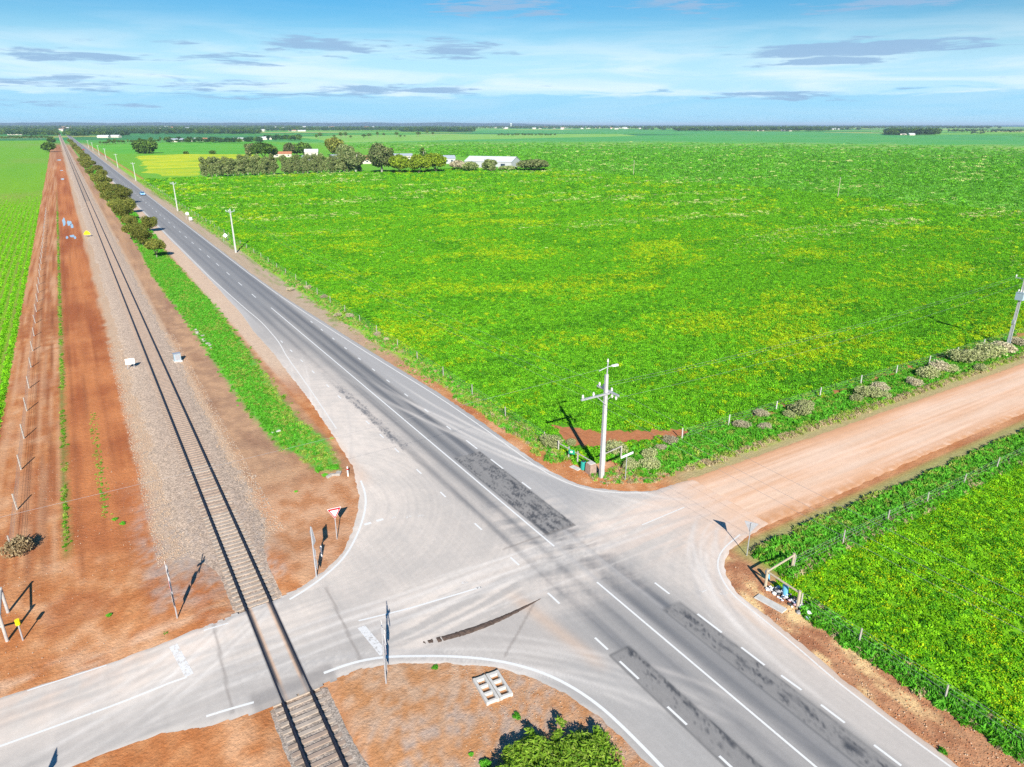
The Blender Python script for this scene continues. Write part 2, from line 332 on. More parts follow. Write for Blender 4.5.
def ground_cols(X, Y):
    n1 = fbm(X*.12, Y*.12, 0); n2 = fbm(X*.7, Y*.5, 1); n3 = fbm(X*.35, Y*.02, 2); n4 = fbm(X*2.0, Y*2.0, 3)
    c = lerp((.43, .155, .052), (.56, .265, .115), ss(n2*.5+n1*.25+n4*.25, .35, .65))
    c = lerp(c, (.64, .38, .22), .6*ss(n1*.6+n2*.4, .54, .66))
    c = lerp(c, (.34, .105, .04), .5*ss(fbm(X*.22, Y*.12, 5), .54, .66))
    # corridor left of the line: wheel tracks, pale centre, dark red graded strip, tan shoulder
    st = track(X, Y)
    c = lerp(c, (.30, .10, .042), .6*ss(st, .48, .66)*ss(-X, -.2, .3)*ss(Y, 47, 54))
    c = lerp(c, (.56, .32, .18), .6*ss(st, .52, .38)*ss(-X, 5.0, 5.6)*ss(Y, 47, 54))
    red = ss(X, -5.0, -4.6)*ss(X, .9+1.0*(n2-.5)+.8*(n4-.5), .3+1.0*(n2-.5))*ss(Y, 46, 56)
    c = lerp(c, lerp((.33, .095, .034), (.53, .195, .07), ss(n1*.35+n3*.45+st*.2, .38, .62)), red*.9)
    ru = 0*X
    for x0, a_, wv in ((-7.5, .9, .16), (-6.2, .8, .13), (-4.1, .6, .14), (-2.6, .55, .14), (-1.2, .35, .16), (-6.85, .5, .1)):
        xx = X-x0-.35*(vnoise(Y*.05+x0, Y*0+x0, 3)-.5)*2
        ru = ru + a_*np.exp(-(xx/wv)**2)*(.4+1.2*vnoise(Y*.12, Y*0+x0*3, 2))
    c = lerp(c, (.21, .068, .03), np.clip(ru, 0, 1)*.72*ss(Y, 46, 52)*ss(-Y, -340, -200))
    tan = ss(X, .3+1.5*(n2-.5)+1.1*(n4-.5), 1.3+1.5*(n2-.5))*ss(X, 14, 11.5)*ss(Y, 43, 49)
    c = lerp(c, lerp((.56, .41, .28), (.46, .32, .22), n2), tan*.95)
    grey = ss(n2*.5+n4*.5, .4, .62)*ss(X, -1.5, .5)*ss(X, 9, 7.5)*ss(Y, 40.5, 43)*ss(-Y, -64, -52)
    c = lerp(c, (.40, .34, .30), grey*.7)
    brown = ss(X, 8.2+.5*(n4-.5), 8.8)*ss(X, 17.5, 16.8)*ss(Y, 40, 41)
    c = lerp(c, lerp((.34, .19, .11), (.50, .29, .16), ss(n1*.55+n2*.45, .4, .62)), brown*.85)
    c = lerp(c, (.25, .13, .08), brown*.5*ss(fbm(X*.5, Y*.13, 4), .55, .72))
    isl = ss(Y, 39, 43)*ss(Y, 58, 51)*ss(X, 7.6, 9)*ss(X, 17.5, 16)
    c = lerp(c, lerp((.46, .20, .085), (.58, .33, .19), ss(n2, .35, .65)), isl*.85)
    # soil between side road and highway, lower right
    isl2 = ss(Y, 32.5, 30)*ss(X, 6, 8)*ss(X, 20, 18)
    c = lerp(c, lerp((.46, .22, .095), (.52, .34, .22), ss(n2*.5+n4*.5, .38, .62)), isl2)
    c = lerp(c, (.36, .29, .25), isl2*.7*ss(n4*.6+n2*.4, .5, .62)*ss(Y, 28, 24.5))
    # pale dust along the road edges
    c = lerp(c, (.62, .40, .26), .8*ss(fbm(X*.3, Y*.9, 5), .42, .6)*ss(np.abs(Y-39.9), 1.6, .3)*ss(-X, -9, -5))
    sh = ss(X, 17.0+1.2*(n4-.5), 17.8)*ss(X, 22, 20)*ss(Y, 70, 90)
    c = lerp(c, (.60, .48, .36), sh*.8)
    sh2 = ss(X, 28.5, 29)*ss(X, 35.5, 34.6)*ss(Y, 60, 105)
    c = lerp(c, lerp((.50, .41, .30), (.38, .29, .19), n2), sh2*.92)
    c = lerp(c, (.17, .27, .05), sh2*.7*ss(n2*.6+n1*.4+.06*(X-32.5), .44, .58))
    gs = ss(X, 32.9+1.3*(n4-.5)-.6*ss(Y, 70, 110), 33.7-.5*ss(Y, 70, 110))*ss(X, 36.5, 35.5)*ss(Y, 47, 52)*ss(-Y, -800, -500)
    c = lerp(c, lerp((.20, .46, .02), (.30, .52, .03), n2), gs*.9)
    # right corner verge, straw-coloured patches
    rc = ss(X, 31, 32)*ss(Y, 30, 27)
    c = lerp(c, lerp((.33, .14, .07), (.52, .27, .14), ss(n2*.6+n4*.4, .38, .62)), rc)
    c = lerp(c, (.76, .53, .26), rc*.95*ss(fbm(X*.8, Y*.45, 4)-.10*np.abs(X-33.4), .40, .56)*ss(Y, 10, 14))
    c = lerp(c, (.20, .10, .06), rc*.5*ss(n4*.5+n2*.5, .56, .7))
    # verges of the dirt road
    dv = ss(X, 41, 46)*ss(Y, 37.3, 38.6+1.2*(n4-.5)+.6*(n2-.5))*ss(Y, 45, 44)
    c = lerp(c, (.40, .29, .17), ss(X, 38, 43)*ss(Y, 37.0, 37.4)*ss(Y, 45, 44)*.8)
    c = lerp(c, lerp((.13, .36, .02), (.24, .42, .04), n4), dv*.85)
    c = lerp(c, lerp((.46, .34, .19), (.36, .33, .13), n4), .9*ss(X, 38, 43)*ss(Y, 37.0, 37.3)*ss(-Y-1.0*(n2-.5)-.6*(n4-.5), -38.9, -38.2))
    dl = ss(X, 35.5, 37.5)*ss(-Y, -28.6, -27.6+1.0*(n4-.5))*ss(Y, 23, 24)
    c = lerp(c, lerp((.09, .29, .02), (.19, .36, .04), n4), dl*.9)
    c = lerp(c, lerp((.40, .28, .15), (.34, .32, .13), n4), dl*.85*ss(Y+1.2*(n2-.5), 25.9, 26.8))
    # green cover away from the corridor
    gr = np.maximum(ss(X, 36, 38)*ss(Y, 46, 48), ss(-X, 12, 14)*ss(Y, 55, 60))
    gr = np.maximum(gr, ss(X, 36, 38)*ss(-Y, -24, -23))
    c = lerp(c, lerp((.12, .36, .02), (.19, .44, .03), n2), gr)
    vg = ss(sdf(X, Y, VERGE)+1.4*(n4-.5), -.3, .5) if X.size < 4e5 else 0*X
    vg = np.maximum(vg, ss(X, 12+n4, 13+n4)*ss(X, 18, 16.5)*ss(Y, 195, 205)*ss(-Y, -1600, -1300)*.8)
    c = lerp(c, lerp((.08, .33, .03), (.15, .41, .04), n2), vg)
    if X.size < 4e5:
        c = lerp(c, lerp((.38, .135, .055), (.48, .20, .09), n4), ss(sdf(X, Y, SOILGAP), -.6, 0))
        c = lerp(c, (.42, .17, .07), ss(np.abs(Y-44.5), 1.5, .8)*ss(X, 54, 58)*ss(fbm(X*.5, Y*.9, 3), .42, .52))
    wl = ss(.30-np.abs(X+5.0+.3*(n2-.5))+.5*(n4-.5), -.1, .3)*ss(Y, 51, 55)*ss(-Y, -420, -300)
    c = lerp(c, (.16, .22, .05), wl*.8)
    far = ss(Y, 500, 1000)
    c = lerp(c, (.36, .20, .11), far*ss(-X, 11, 9)*ss(X, 11, 9)*.5)
    return np.clip(c, 0, 1)

def grid_mesh(name, xs, ys, zf, cf, m, keep=None, smooth=True):
    X, Y = np.meshgrid(xs, ys); X = X.ravel(); Y = Y.ravel(); nx, ny = len(xs), len(ys)
    Z, sd = zf(X, Y); C = cf(X, Y)
    i = np.arange(nx*ny).reshape(ny, nx); Q = np.stack([i[:-1, :-1], i[:-1, 1:], i[1:, 1:], i[1:, :-1]], -1).reshape(-1, 4)
    if sd is not None:
        Q = Q[(sd[Q] > -.02).any(1)]
        u, inv = np.unique(Q, return_inverse=True); Q = inv.reshape(-1, 4); X, Y, Z, C = X[u], Y[u], Z[u], C[u]
    o = bpy.data.objects.new(name, np_mesh(name, np.stack([X, Y, Z], 1), Q, m, C, smooth)); COL.objects.link(o)
    return o
def sheet(name, xs, ys, poly, z0, cf, m, rag=.3, rs=1.2, holes=(), zadd=None, w=.15):
    """a surface layer lying z0 above the ground; its ragged edge dips under the ground"""
    def zf(X, Y):
        s = sdf(X, Y, poly)
        for h in holes: s = np.minimum(s, -sdf(X, Y, h))
        s2 = s + rag*(fbm(X*rs, Y*rs, 2)-.5)*2
        z = z0*np.clip(s2/w, -1, 1)
        if zadd is not None: z = z + zadd(X, Y)
        return z, s2 + w*.9
    return struct(grid_mesh(name, xs, ys, zf, cf, m))

# ground sheet to the horizon
def gz(X, Y):
    z = zroad(X, Y)*.93*ss(np.abs(X-5.35), .5, 2.6)
    return z, None
struct(grid_mesh('ground', graded(-70000, 70000, -14, 42, .33, 1.13), graded(-4000, 70000, 12, 120, .36, 1.11), gz, ground_cols, M['ground']))

# fields
def field_cols(X, Y):
    n1 = fbm(X*.02, Y*.03, 0); n2 = fbm(X*.25, Y*.25, 1); n3 = fbm(X*.008, Y*.03, 3); n4 = fbm(X*1.3, Y*1.3, 2)
    c = lerp((.09, .33, .012), (.16, .44, .018), ss(n2*.45+n4*.4+n1*.15, .36, .64))
    c = lerp(c, (.32, .46, .02), .45*ss(n1*.35+n2*.35+n4*.3, .55, .70))
    dist = np.hypot(X, Y); c = lerp(c, (.07, .20, .012), .65*ss(-dist, -190, -90))  # near sheet painted darker, imitating shade in the gaps between plants
    c = lerp(c, (.36, .43, .12), .65*ss(n3, .54, .66)*ss(dist, 250, 500)*ss(n2*.4+n4*.2+.3*n1, .36, .55))
    c = lerp(c, (.12, .38, .06), .5*ss(dist, 350, 800))
    fen = ss(Y, 46.0, 44.3)*ss(X, 54, 58)*ss(fbm(X*.5, Y*.9, 3), .42, .52); c = lerp(c, (.42, .17, .07), fen)
    c = lerp(c, (.02, .20, .07), .85*ss(dist+60*(n1-.5), 1080, 1150))
    return c
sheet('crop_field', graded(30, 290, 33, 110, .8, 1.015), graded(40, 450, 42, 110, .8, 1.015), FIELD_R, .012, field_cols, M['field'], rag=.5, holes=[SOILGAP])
def cereal_cols(X, Y):
    n1 = fbm(X*.006, Y*.012, 0); n2 = fbm(X*.12, Y*.12, 1); n3 = fbm(X*.004+.003*Y, Y*.022, 3); n4 = fbm(X*.03, Y*.06, 2)
    c = lerp((.11, .36, .035), (.18, .46, .05), ss(n2*.5+n1*.5, .36, .64))
    pale = ss(n3*.7+n4*.3, .50, .60)*ss(n2*.5+n4*.5, .38, .58)*ss(np.hypot(X, Y), 380, 520)
    c = lerp(c, (.40, .47, .16), .8*pale)
    c = lerp(c, (.26, .44, .04), .5*ss(n4, .54, .66))
    c = lerp(c, (.42, .36, .24), .7*np.exp(-((Y-(240+.14*X))/26)**2)*ss(X, 650, 720)*ss(-X, -1250, -1000)*ss(n4, .42, .55))
    return lerp(c, (.07, .34, .09), .8*ss(np.hypot(X, Y)+260*(n1-.5), 1180, 1380))
sheet('cereal_field', graded(284, 1910, 286, 500, 3, 1.03), graded(38, 1510, 40, 450, 3, 1.03), FIELD_R2, .012, cereal_cols, M['field'], rag=1.5, rs=.2, w=.5)
def paddock_cols(X, Y):
    n2 = fbm(X*.3, Y*.3, 1); n4 = fbm(X*1.5, Y*1.5, 2)
    return lerp((.11, .34, .008), (.19, .45, .012), ss(n2*.6+n4*.4, .36, .62))
sheet('flower_paddock', graded(34, 900, 34, 80, .5, 1.06), np.arange(-20, 26, .5), PADDOCK, .012, paddock_cols, M['field'], rag=.3)
def left_cols(X, Y):
    n1 = fbm(X*.05, Y*.01, 0); n2 = fbm(X*.5, Y*.12, 1)
    c = lerp((.16, .36, .012), (.23, .44, .018), n1)
    row = .5+.5*np.cos((X + .25*(n2-.5))*2*math.pi/1.25)
    soil = row*ss(np.hypot(X, Y), 420, 120)*ss(n2, .2, .5)
    c = lerp(c, (.24, .18, .06), soil*.7)
    c = lerp(c, (.30, .31, .07), .5*ss(fbm(X*.012, Y*.006, 4), .52, .66))
    c = lerp(c, (.13, .38, .03), .5*ss(Y, 250, 600))
    return c
sheet('sprouting_field', graded(-900, -8, -60, -9, .2, 1.06), graded(19, 1660, 55, 200, .8, 1.05), FIELD_L, .012, left_cols, M['field'], rag=.5)
def flat_paddock(name, px, ca, cb, dens=60):
    w = PP(px); xs = [p[0] for p in w]; ys = [p[1] for p in w]
    def cf(X, Y): return lerp(lerp(ca, cb, ss(fbm(X*.02, Y*.02, 1)*.6+fbm(X*.15, Y*.15, 2)*.4, .35, .65)), (.16, .42, .03), .75*ss(fbm(X*.012, Y*.03, 3)*.7+fbm(X*.1, Y*.1, 4)*.3, .50, .66))
    sheet(name, np.linspace(min(xs)-5, max(xs)+5, dens), np.linspace(min(ys)-5, max(ys)+5, dens), w, .02, cf, M['field'], rag=9, rs=.035, w=4)
flat_paddock('yellow_paddock', [(137, 156), (182, 154), (255, 154.5), (262, 160), (205, 171), (190, 176), (160, 176), (146, 171)], (.42, .52, .02), (.56, .60, .02))
flat_paddock('green_paddock', [(120, 154), (92, 146), (130, 143.5), (262, 141.5), (300, 148), (255, 154)], (.09, .38, .03), (.14, .43, .04))
flat_paddock('pale_paddock', [(300, 136.5), (420, 134.5), (620, 134), (640, 136), (500, 139), (330, 143)], (.20, .46, .06), (.30, .48, .13))
flat_paddock('distant_crop', [(480, 130), (700, 130.3), (1020, 136), (1020, 141), (800, 136.5), (640, 133.7), (470, 132.8)], (.06, .31, .09), (.09, .36, .10))

# asphalt
C1, C2, C3, C4 = (9.5, 50.0), (13.0, 22.0), (37.5, 21.5), (36.5, 44.0)       # centres of the turning arcs
def road_cols(X, Y):
    nf = fbm(X*3, Y*3, 0); n1 = fbm(X*.25, Y*.25, 1); n2 = fbm(X*.9, Y*.9, 2)
    lane = fbm(X*1.6, Y*.035, 3, 4); lane2 = fbm(X*4.5, Y*.06, 4, 3)
    c = lerp((.33, .315, .30), (.38, .36, .335), n1)
    # polished wheel bands on the highway
    def band(x0, w): return np.exp(-((X-x0)/w)**2)
    mainw = ss(Y, 20, 26)*0+1
    g = .75*band(26.25, .55)+.85*band(27.6, .6)+.55*band(24.3, .5)+.6*band(22.9, .5)
    g = g*(.55+.9*lane)
    c = lerp(c, (.115, .122, .135), np.clip(g, 0, .88)*ss(X, 20.5, 22)*(1-.45*ss(Y, 150, 300)))
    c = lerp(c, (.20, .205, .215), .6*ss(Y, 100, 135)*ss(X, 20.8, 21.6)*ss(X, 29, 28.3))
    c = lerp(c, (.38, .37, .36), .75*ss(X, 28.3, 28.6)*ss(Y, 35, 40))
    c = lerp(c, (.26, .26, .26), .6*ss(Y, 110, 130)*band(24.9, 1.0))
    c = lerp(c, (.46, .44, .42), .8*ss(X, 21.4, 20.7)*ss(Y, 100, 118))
    # dust: left splay, centre, right mouth
    def arcs(cn, k, f=2.4):
        r = np.hypot(X-cn[0], Y-cn[1]); a = np.arctan2(Y-cn[1], X-cn[0])
        return fbm(r*f*1.5+.5*vnoise(X*.3, Y*.3, k), a*.7+7, k, 5)
    splay = ss(X, 25.4, 22.4)*ss(Y, 31.5, 36)*ss(Y, 118, 58)*ss(X, 6, 11)
    splay = np.maximum(splay, .75*ss(X, 22.6, 20.6)*ss(Y, 124, 80)*ss(Y, 36, 40))
    splay = np.maximum(splay, .55*ss(X, 25.6, 23)*ss(Y, 100, 50)*ss(Y, 36, 40))
    a1 = arcs(C1, 0)
    def bez(a, b, e, w):
        best = np.full(X.shape, 9e9); a, b, e = map(np.array, (a, b, e)); pr = None
        for t in np.linspace(0, 1, 26):
            p = (1-t)**2*a+2*t*(1-t)*b+t*t*e
            if pr is not None:
                u = p-pr; k = np.clip(((X-pr[0])*u[0]+(Y-pr[1])*u[1])/(u@u), 0, 1); best = np.minimum(best, (X-pr[0]-k*u[0])**2+(Y-pr[1]-k*u[1])**2)
            pr = p
        return np.exp(-best/w**2)
    core = np.maximum(bez((-12, 36.4), (22.5, 36.0), (21.0, 88), 4.6), .8*bez((-12, 34), (18, 34.5), (30, 34.5), 1.8))
    core3 = np.maximum(bez((44, 32.5), (30.2, 31.5), (30.1, 8), 2.2), .9*bez((44, 34), (34, 35.5), (24, 36), 2.0))
    d1 = (.60+.48*core)*splay*(.84+.24*ss(a1, .34, .66))
    mouth = ss(X, 27.8, 30.5)*ss(Y, 8, 22)*ss(-Y, -41.5, -36)
    a3 = arcs(C3, 2); a4 = arcs(C4, 3)
    d3 = (.58+.48*core3)*mouth*(.80+.24*ss(a3*.6+a4*.4, .34, .66))
    cen = ss(X, 18, 22)*ss(X, 31, 28)*ss(Y, 26, 32)*ss(-Y, -47, -38)
    sw = fbm((X*.25+Y*.97)*1.5+.8*vnoise(X*.2, Y*.2, 3), (X*.97-Y*.25)*.05, 5, 5); sw2 = arcs((30, 52), 1, 1.8); sw3 = arcs((44, 18), 4, 1.7)
    d2 = cen*(.50*ss(sw*.55+lane*.15+n1*.3, .42, .62)+.16*ss(sw2*.5+sw3*.5, .4, .6)+.14)
    side = ss(X, 12, 8)
    ys = fbm(X*.07, Y*2.0, 0, 4)
    d4 = .88*side*(.35+.65*ss(Y, 33.2, 36.4))*(.72+.45*ss(ys, .34, .64))
    d5 = ss(X, 8, 13)*ss(X, 23, 20)*ss(Y, 28, 31)*ss(Y, 39, 35)*(.30+.7*ss(fbm(X*.10+Y*.05, Y*1.6-X*.25, 1, 4), .4, .62))
    lower = ss(Y, 33.6, 31)*ss(X, 21, 19.5)*.35
    dust = np.clip(np.maximum.reduce([d1, d2, d3, d4, d5, lower]), 0, 1)
    dc = lerp((.61, .545, .48), (.69, .605, .525), ss(n1*.6+n2*.4, .35, .65))
    dc = lerp(dc, (.68, .475, .345), .85*ss(X+.3*(36-Y), 33, 41)*ss(Y, 12, 20)+.45*ss(X, 6, 0)*ss(Y, 35, 39)*ss(n2, .3, .7))
    dc = lerp(dc, (.64, .44, .31), .6*ss(X, 18.4, 17)*ss(Y, 50, 54)*ss(Y, 80, 68))
    c = lerp(c, dc, np.clip(dust*(.86+.22*nf), 0, 1))
    c = lerp(c, (.40, .37, .34), .5*ss(Y, 31.2, 30.2)*ss(X, 21, 19))
    # parking strip bottom left / right
    c = lerp(c, (.38, .365, .345), .8*ss(X, 21.8, 21.4)*ss(Y, 27, 24))
    c = lerp(c, (.50, .455, .41), .75*ss(X, 28.9, 29.4)*ss(-Y, -25, -20))
    c = lerp(c, (.60, .43, .31), .5*ss(X, 30.9, 31.3)*ss(-Y, -28, -20)+.5*np.exp(-((X-20.6+.12*(Y-26))/.5)**2)*ss(Y, 23, 25)*ss(-Y, -33, -31))
    c = lerp(c, lerp((.66, .42, .275), (.72, .50, .36), n2), ss(X+1.6*(n2-.5)+1.2*(fbm(X*.2, Y*2.2, 4)-.5), 37.6, 41.3)*.92*ss(Y, 28, 30)*ss(-Y, -38, -37))
    c = lerp(c, (.70, .53, .42), .55*ss(X, 25, 36)*ss(fbm(X*.05, (Y-.06*X)*1.3, 2, 4), .46, .60)*ss(Y, 29, 31)*ss(-Y, -38, -36.5))
    c = tyre_tracks(X, Y, c)
    # bitumen repair patches
    def patch(x0, x1, y0, y1, s, k, tone=(.05, .055, .065), pale=(.25, .24, .23)):
        e = np.minimum(np.minimum(X-x0, x1-X), np.minimum(Y-y0, y1-Y)); inside = ss(e, -.04, .06)
        blot = ss(fbm(X*2.6, Y*.8, k, 5)*.55+fbm(X*8, Y*6, k+1, 3)*.45+s(X, Y), .44, .66)
        return inside, lerp(pale, tone, blot), ss(np.abs(e), .10, .03)*ss(e, -.12, 0)
    for (x0, x1, y0, y1, s, k) in [(25.75, 28.45, 36.7, 51.8, lambda X, Y: .00-.07*np.exp(-((X-26.5)/.5)**2)*ss(Y, 41, 44)+.03*ss(Y, 46, 42), 1),
                                (27.25, 28.72, 8, 25.75, lambda X, Y: .12*np.exp(-((X-28.0)/.3)**2)-.08, 2),
                                (21.75, 23.25, 5, 24.4, lambda X, Y: .16*np.exp(-((X-23.1)/.22)**2)-.09, 3)]:
        i, pc, ed = patch(x0, x1, y0, y1, s, k); c = lerp(c, pc, i*.9); c = lerp(c, (.12, .12, .12), ed*.6)
    bl = .8*ss(fbm(X*2.4, Y*.7, 2, 5)*.55+fbm(X*8, Y*5, 3, 3)*.45+.16*np.exp(-((X-22.6)/.55)**2)*ss(Y, 54, 58)*ss(-Y, -80, -74), .60, .74)*ss(np.abs(X-22.6), 1.0, .4)
    c = lerp(c, (.09, .10, .12), bl*.85*ss(Y, 54, 57)*ss(-Y, -78, -73))
    # construction joint and cracks
    for (xa, ya, xb, yb) in [(9.2, 31.2, 9.6, 38.9), (2.2, 31.2, 2.6, 38.9), (16.6, 27.6, 20.6, 30.6), (22.0, 36.8, 28.4, 36.8)]:
        L2 = (xb-xa)**2+(yb-ya)**2; t = np.clip(((X-xa)*(xb-xa)+(Y-ya)*(yb-ya))/L2, 0, 1)
        dd = np.hypot(X-xa-t*(xb-xa), Y-ya-t*(yb-ya)+.15*(n2-.5)); c = lerp(c, (.20, .17, .15), .45*ss(dd, .12, .04))
    # concrete-grey collar of the level crossing
    for xc in (4.62, 6.14):
        c = lerp(c, (.04, .04, .05), .95*ss(np.abs(X-xc-(.05 if xc < 5.4 else -.05)), .12, .06)*(Y > 30))
        c = lerp(c, (.58, .32, .16), .7*ss(np.abs(X-xc-(.20 if xc < 5.4 else -.20)), .09, .02))
    c = lerp(c, (.26, .24, .225), .7*ss(np.abs(X-5.4), 2.4, 2.1)*ss(Y, 32.3+.5*(n2-.5), 31.6))
    return np.clip(c*(.93+.14*lane2[..., None]), 0, 1)
def tyre_tracks(X, Y, c):
    r = random.Random(11); idx = np.where((X > -12) & (X < 42) & (Y > 12) & (Y < 95))[0]; x = X[idx]; y = Y[idx]; cc = c[idx]
    fam = [((-12, 36.6), (14, 36.4), (21.5, 92), 1.3, 13, 1), ((-12, 33.2), (16, 33.5), (23.8, 84), 1.1, 8, 1), ((-12, 33), (19, 34), (21, 14), 1.0, 6, 1), ((41, 33), (26, 34.5), (-12, 35), 1.6, 9, 1), ((41, 31.6), (30.5, 31), (30.0, 13), 1.1, 12, 1),
           ((41, 35.5), (29.5, 36), (27.6, 80), 1.1, 8, 1), ((41, 34), (31, 35), (22.6, 92), 1.6, 5, 1), ((24.2, 13), (24, 33), (-12, 36), 1.2, 5, 1), ((26.5, 13), (26.6, 40), (26.6, 92), .8, 5, 0), ((24, 13), (23.8, 40), (23.6, 92), .9, 5, 0)]
    for a, b, e, j, n, kind in fam:
        for _ in range(n):
            q = [np.array(p)+np.array([r.gauss(0, j)*.7, r.gauss(0, j)]) if abs(p[1]-34) < 4 else np.array(p)+np.array([r.gauss(0, j)*.6, r.gauss(0, j)*.5]) for p in (a, b, e)]
            t = np.linspace(0, 1, 34)[:, None]; pts = (1-t)**2*q[0]+2*t*(1-t)*q[1]+t*t*q[2]
            lo = pts.min(0)-1.3; hi = pts.max(0)+1.3; m = np.where((x > lo[0]) & (x < hi[0]) & (y > lo[1]) & (y < hi[1]))[0]
            if not len(m): continue
            xm = x[m]; ym = y[m]; best = np.full(len(m), 9e9); sg = np.zeros(len(m)); tt = np.zeros(len(m))
            for k in range(33):
                u = pts[k+1]-pts[k]; L2 = u@u; w = np.clip(((xm-pts[k, 0])*u[0]+(ym-pts[k, 1])*u[1])/L2, 0, 1); dx = xm-pts[k, 0]-w*u[0]; dy = ym-pts[k, 1]-w*u[1]; d2 = dx*dx+dy*dy; nb = d2 < best
                best = np.where(nb, d2, best); tt = np.where(nb, (k+w)/33, tt)
            dd = np.sqrt(best); wheel = np.exp(-((dd-.85)/r.uniform(.10, .2))**2); f0 = r.uniform(.05, .4); f1 = f0+r.uniform(.3, .6)
            al = wheel*ss(tt, f0-.1, f0+.1)*ss(-tt, -f1-.12, -f1+.1)*(.5+1.0*(vnoise(tt*14, tt*0+r.random()*50, 2)-.3))
            lum = cc[m].mean(1); col = np.where((lum < .42)[:, None], np.array([.68, .63, .57]), np.array([.40, .385, .37]) if r.random() < .4 else np.array([.80, .75, .69])) if r.random() < .8 else np.tile([.68, .62, .56], (len(m), 1))
            if kind == 0: col = np.tile([.13, .135, .145] if r.random() < .6 else [.45, .43, .41], (len(m), 1))
            cc[m] = lerp(cc[m], (.70, .64, .58), 0*al) + (col-cc[m])*(np.clip(al, 0, 1)*r.uniform(.18, .5))[:, None]
    c[idx] = cc; return c
def rz_(X, Y): return zroad(X, Y)
xs = np.concatenate([graded(-70, 2, -8, 2, .3, 1.12)[:-1], np.arange(2, 43, .13)])
ys = graded(-20, 2600, 9, 78, .16, 1.035)
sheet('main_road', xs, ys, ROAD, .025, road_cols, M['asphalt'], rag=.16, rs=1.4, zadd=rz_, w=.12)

def dirt_cols(X, Y):
    n1 = fbm(X*.1, Y*.3, 0); n2 = fbm(X*.06, Y*2.4, 1, 5); n3 = fbm(X*1.2, Y*1.2, 2)
    c = lerp((.66, .40, .25), (.74, .52, .38), ss(n2*.6+n1*.4, .34, .66))
    c = lerp(c, (.70, .52, .39), .6*np.exp(-((Y-34.6)/.8)**2)+.5*np.exp(-((Y-31.6)/.7)**2))
    c = lerp(c, (.56, .27, .12), .8*ss(Y, 30.6, 29.2)*ss(n3, .25, .55))
    c = lerp(c, (.58, .30, .15), .8*ss(Y, 35.6, 37.2))
    return c
sheet('dirt_road', graded(40, 900, 40, 100, .3, 1.05), np.arange(28, 38.4, .22), DIRT, .016, dirt_cols, M['gravelroad'], rag=.25, rs=.9)

# paint
def zat(x, y): return .029 + float(zroad(np.array([x]), np.array([y]))[0])
def line_mesh(name, runs, m):
    V = []; F = []
    for pts, w in runs:
        q = []
        for a, b in zip(pts[:-1], pts[1:]):
            n = max(1, int(math.dist(a, b)/.6)) if math.dist(a, b) < 200 else 20
            q += [(a[0]+(b[0]-a[0])*i/n, a[1]+(b[1]-a[1])*i/n) for i in range(n)]
        q.append(pts[-1]); o = len(V)
        for i, p in enumerate(q):
            a = q[max(i-1, 0)]; b = q[min(i+1, len(q)-1)]; L = math.dist(a, b); nx, ny = -(b[1]-a[1])/L*w/2, (b[0]-a[0])/L*w/2
            V += [(p[0]+nx, p[1]+ny, zat(p[0]+nx, p[1]+ny)), (p[0]-nx, p[1]-ny, zat(p[0]-nx, p[1]-ny))]
            if i: k = o+2*i; F.append((k-2, k-1, k+1, k))
    return struct(link_mesh(name, V, F, m))
def smooth_pts(L, it=2):
    for _ in range(it):
        o = [L[0]]
        for a, b in zip(L[:-1], L[1:]): o += [(a[0]*.75+b[0]*.25, a[1]*.75+b[1]*.25), (a[0]*.25+b[0]*.75, a[1]*.25+b[1]*.75)]
        L = o+[L[-1]]
    return L
line_mesh('centre_line', [([(25.25, 118), (25.35, 75), (25.4, 35.2)], .13), ([(25.42, 30.2), (25.45, -10)], .13)], M['paint'])
line_mesh('right_edge_line', [([(28.4, 2400), (28.4, 150)], .14), (smooth_pts([(28.4, 150), (28.7, 125), (29.6, 99.6), (30.5, 79.6), (31.25, 68), (31.4, 57), (31.3, 50), (31.3, 44.8), (31.9, 42.1), (32.8, 40.4), (34.6, 38.7), (36.6, 37.5)]), .13)], M['paint_thin'])
line_mesh('right_lower_edge_line', [(smooth_pts([(38.2, 29.1), (35.7, 28.5), (34.1, 27.6), (33.0, 26.3), (32.15, 24.5), (31.95, 22.2), (31.75, 20.1), (31.5, 18.2), (31.2, 16.3), (31.05, 13.6), (30.95, 11.3), (30.9, -10)]), .12)], M['paint_thin'])
line_mesh('left_edge_line', [([(20.9, 2400), (20.9, 150), (21.45, 118.6)], .14), (smooth_pts([(21.45, 118.6), (21.75, 110), (21.55, 103), (21.3, 97), (20.5, 90.2), (20.0, 82), (19.4, 73.8), (18.6, 64)]), .13)], M['paint_thin'])
line_mesh('kerb_curve_line', [(smooth_pts([(16.85, 52.2), (16.4, 49.8), (15.5, 47.4), (13.8, 44.4), (11.8, 41.7), (9.9, 40.2), (8.3, 39.3), (7.2, 38.9)]), .16)], M['paint'])
line_mesh('lower_curve_line', [(smooth_pts([(7.1, 31.45), (8.6, 31.4), (10.1, 31.1), (11.5, 30.5), (13.9, 29.2), (16.1, 27.4), (17.6, 25.5), (18.45, 23.7), (18.95, 21.7), (19.1, 19.7), (19.15, 17), (19.2, -10)]), .19)], M['paint'])
line_mesh('side_road_line', [([(-70, 35.9), (-.3, 35.35), (.55, 35.25)], .14), ([(10.3, 34.7), (18.5, 33.85)], .13), ([(1.0, 31.75), (3.3, 31.35)], .15), ([(-7, 39.0), (-3.2, 38.9)], .1), ([(2.0, 38.7), (3.4, 38.6)], .1)], M['paint'])
line_mesh('dirt_mouth_line', [([(32.8, 34.0), (37.5, 34.2)], .12)], M['paint_thin'])
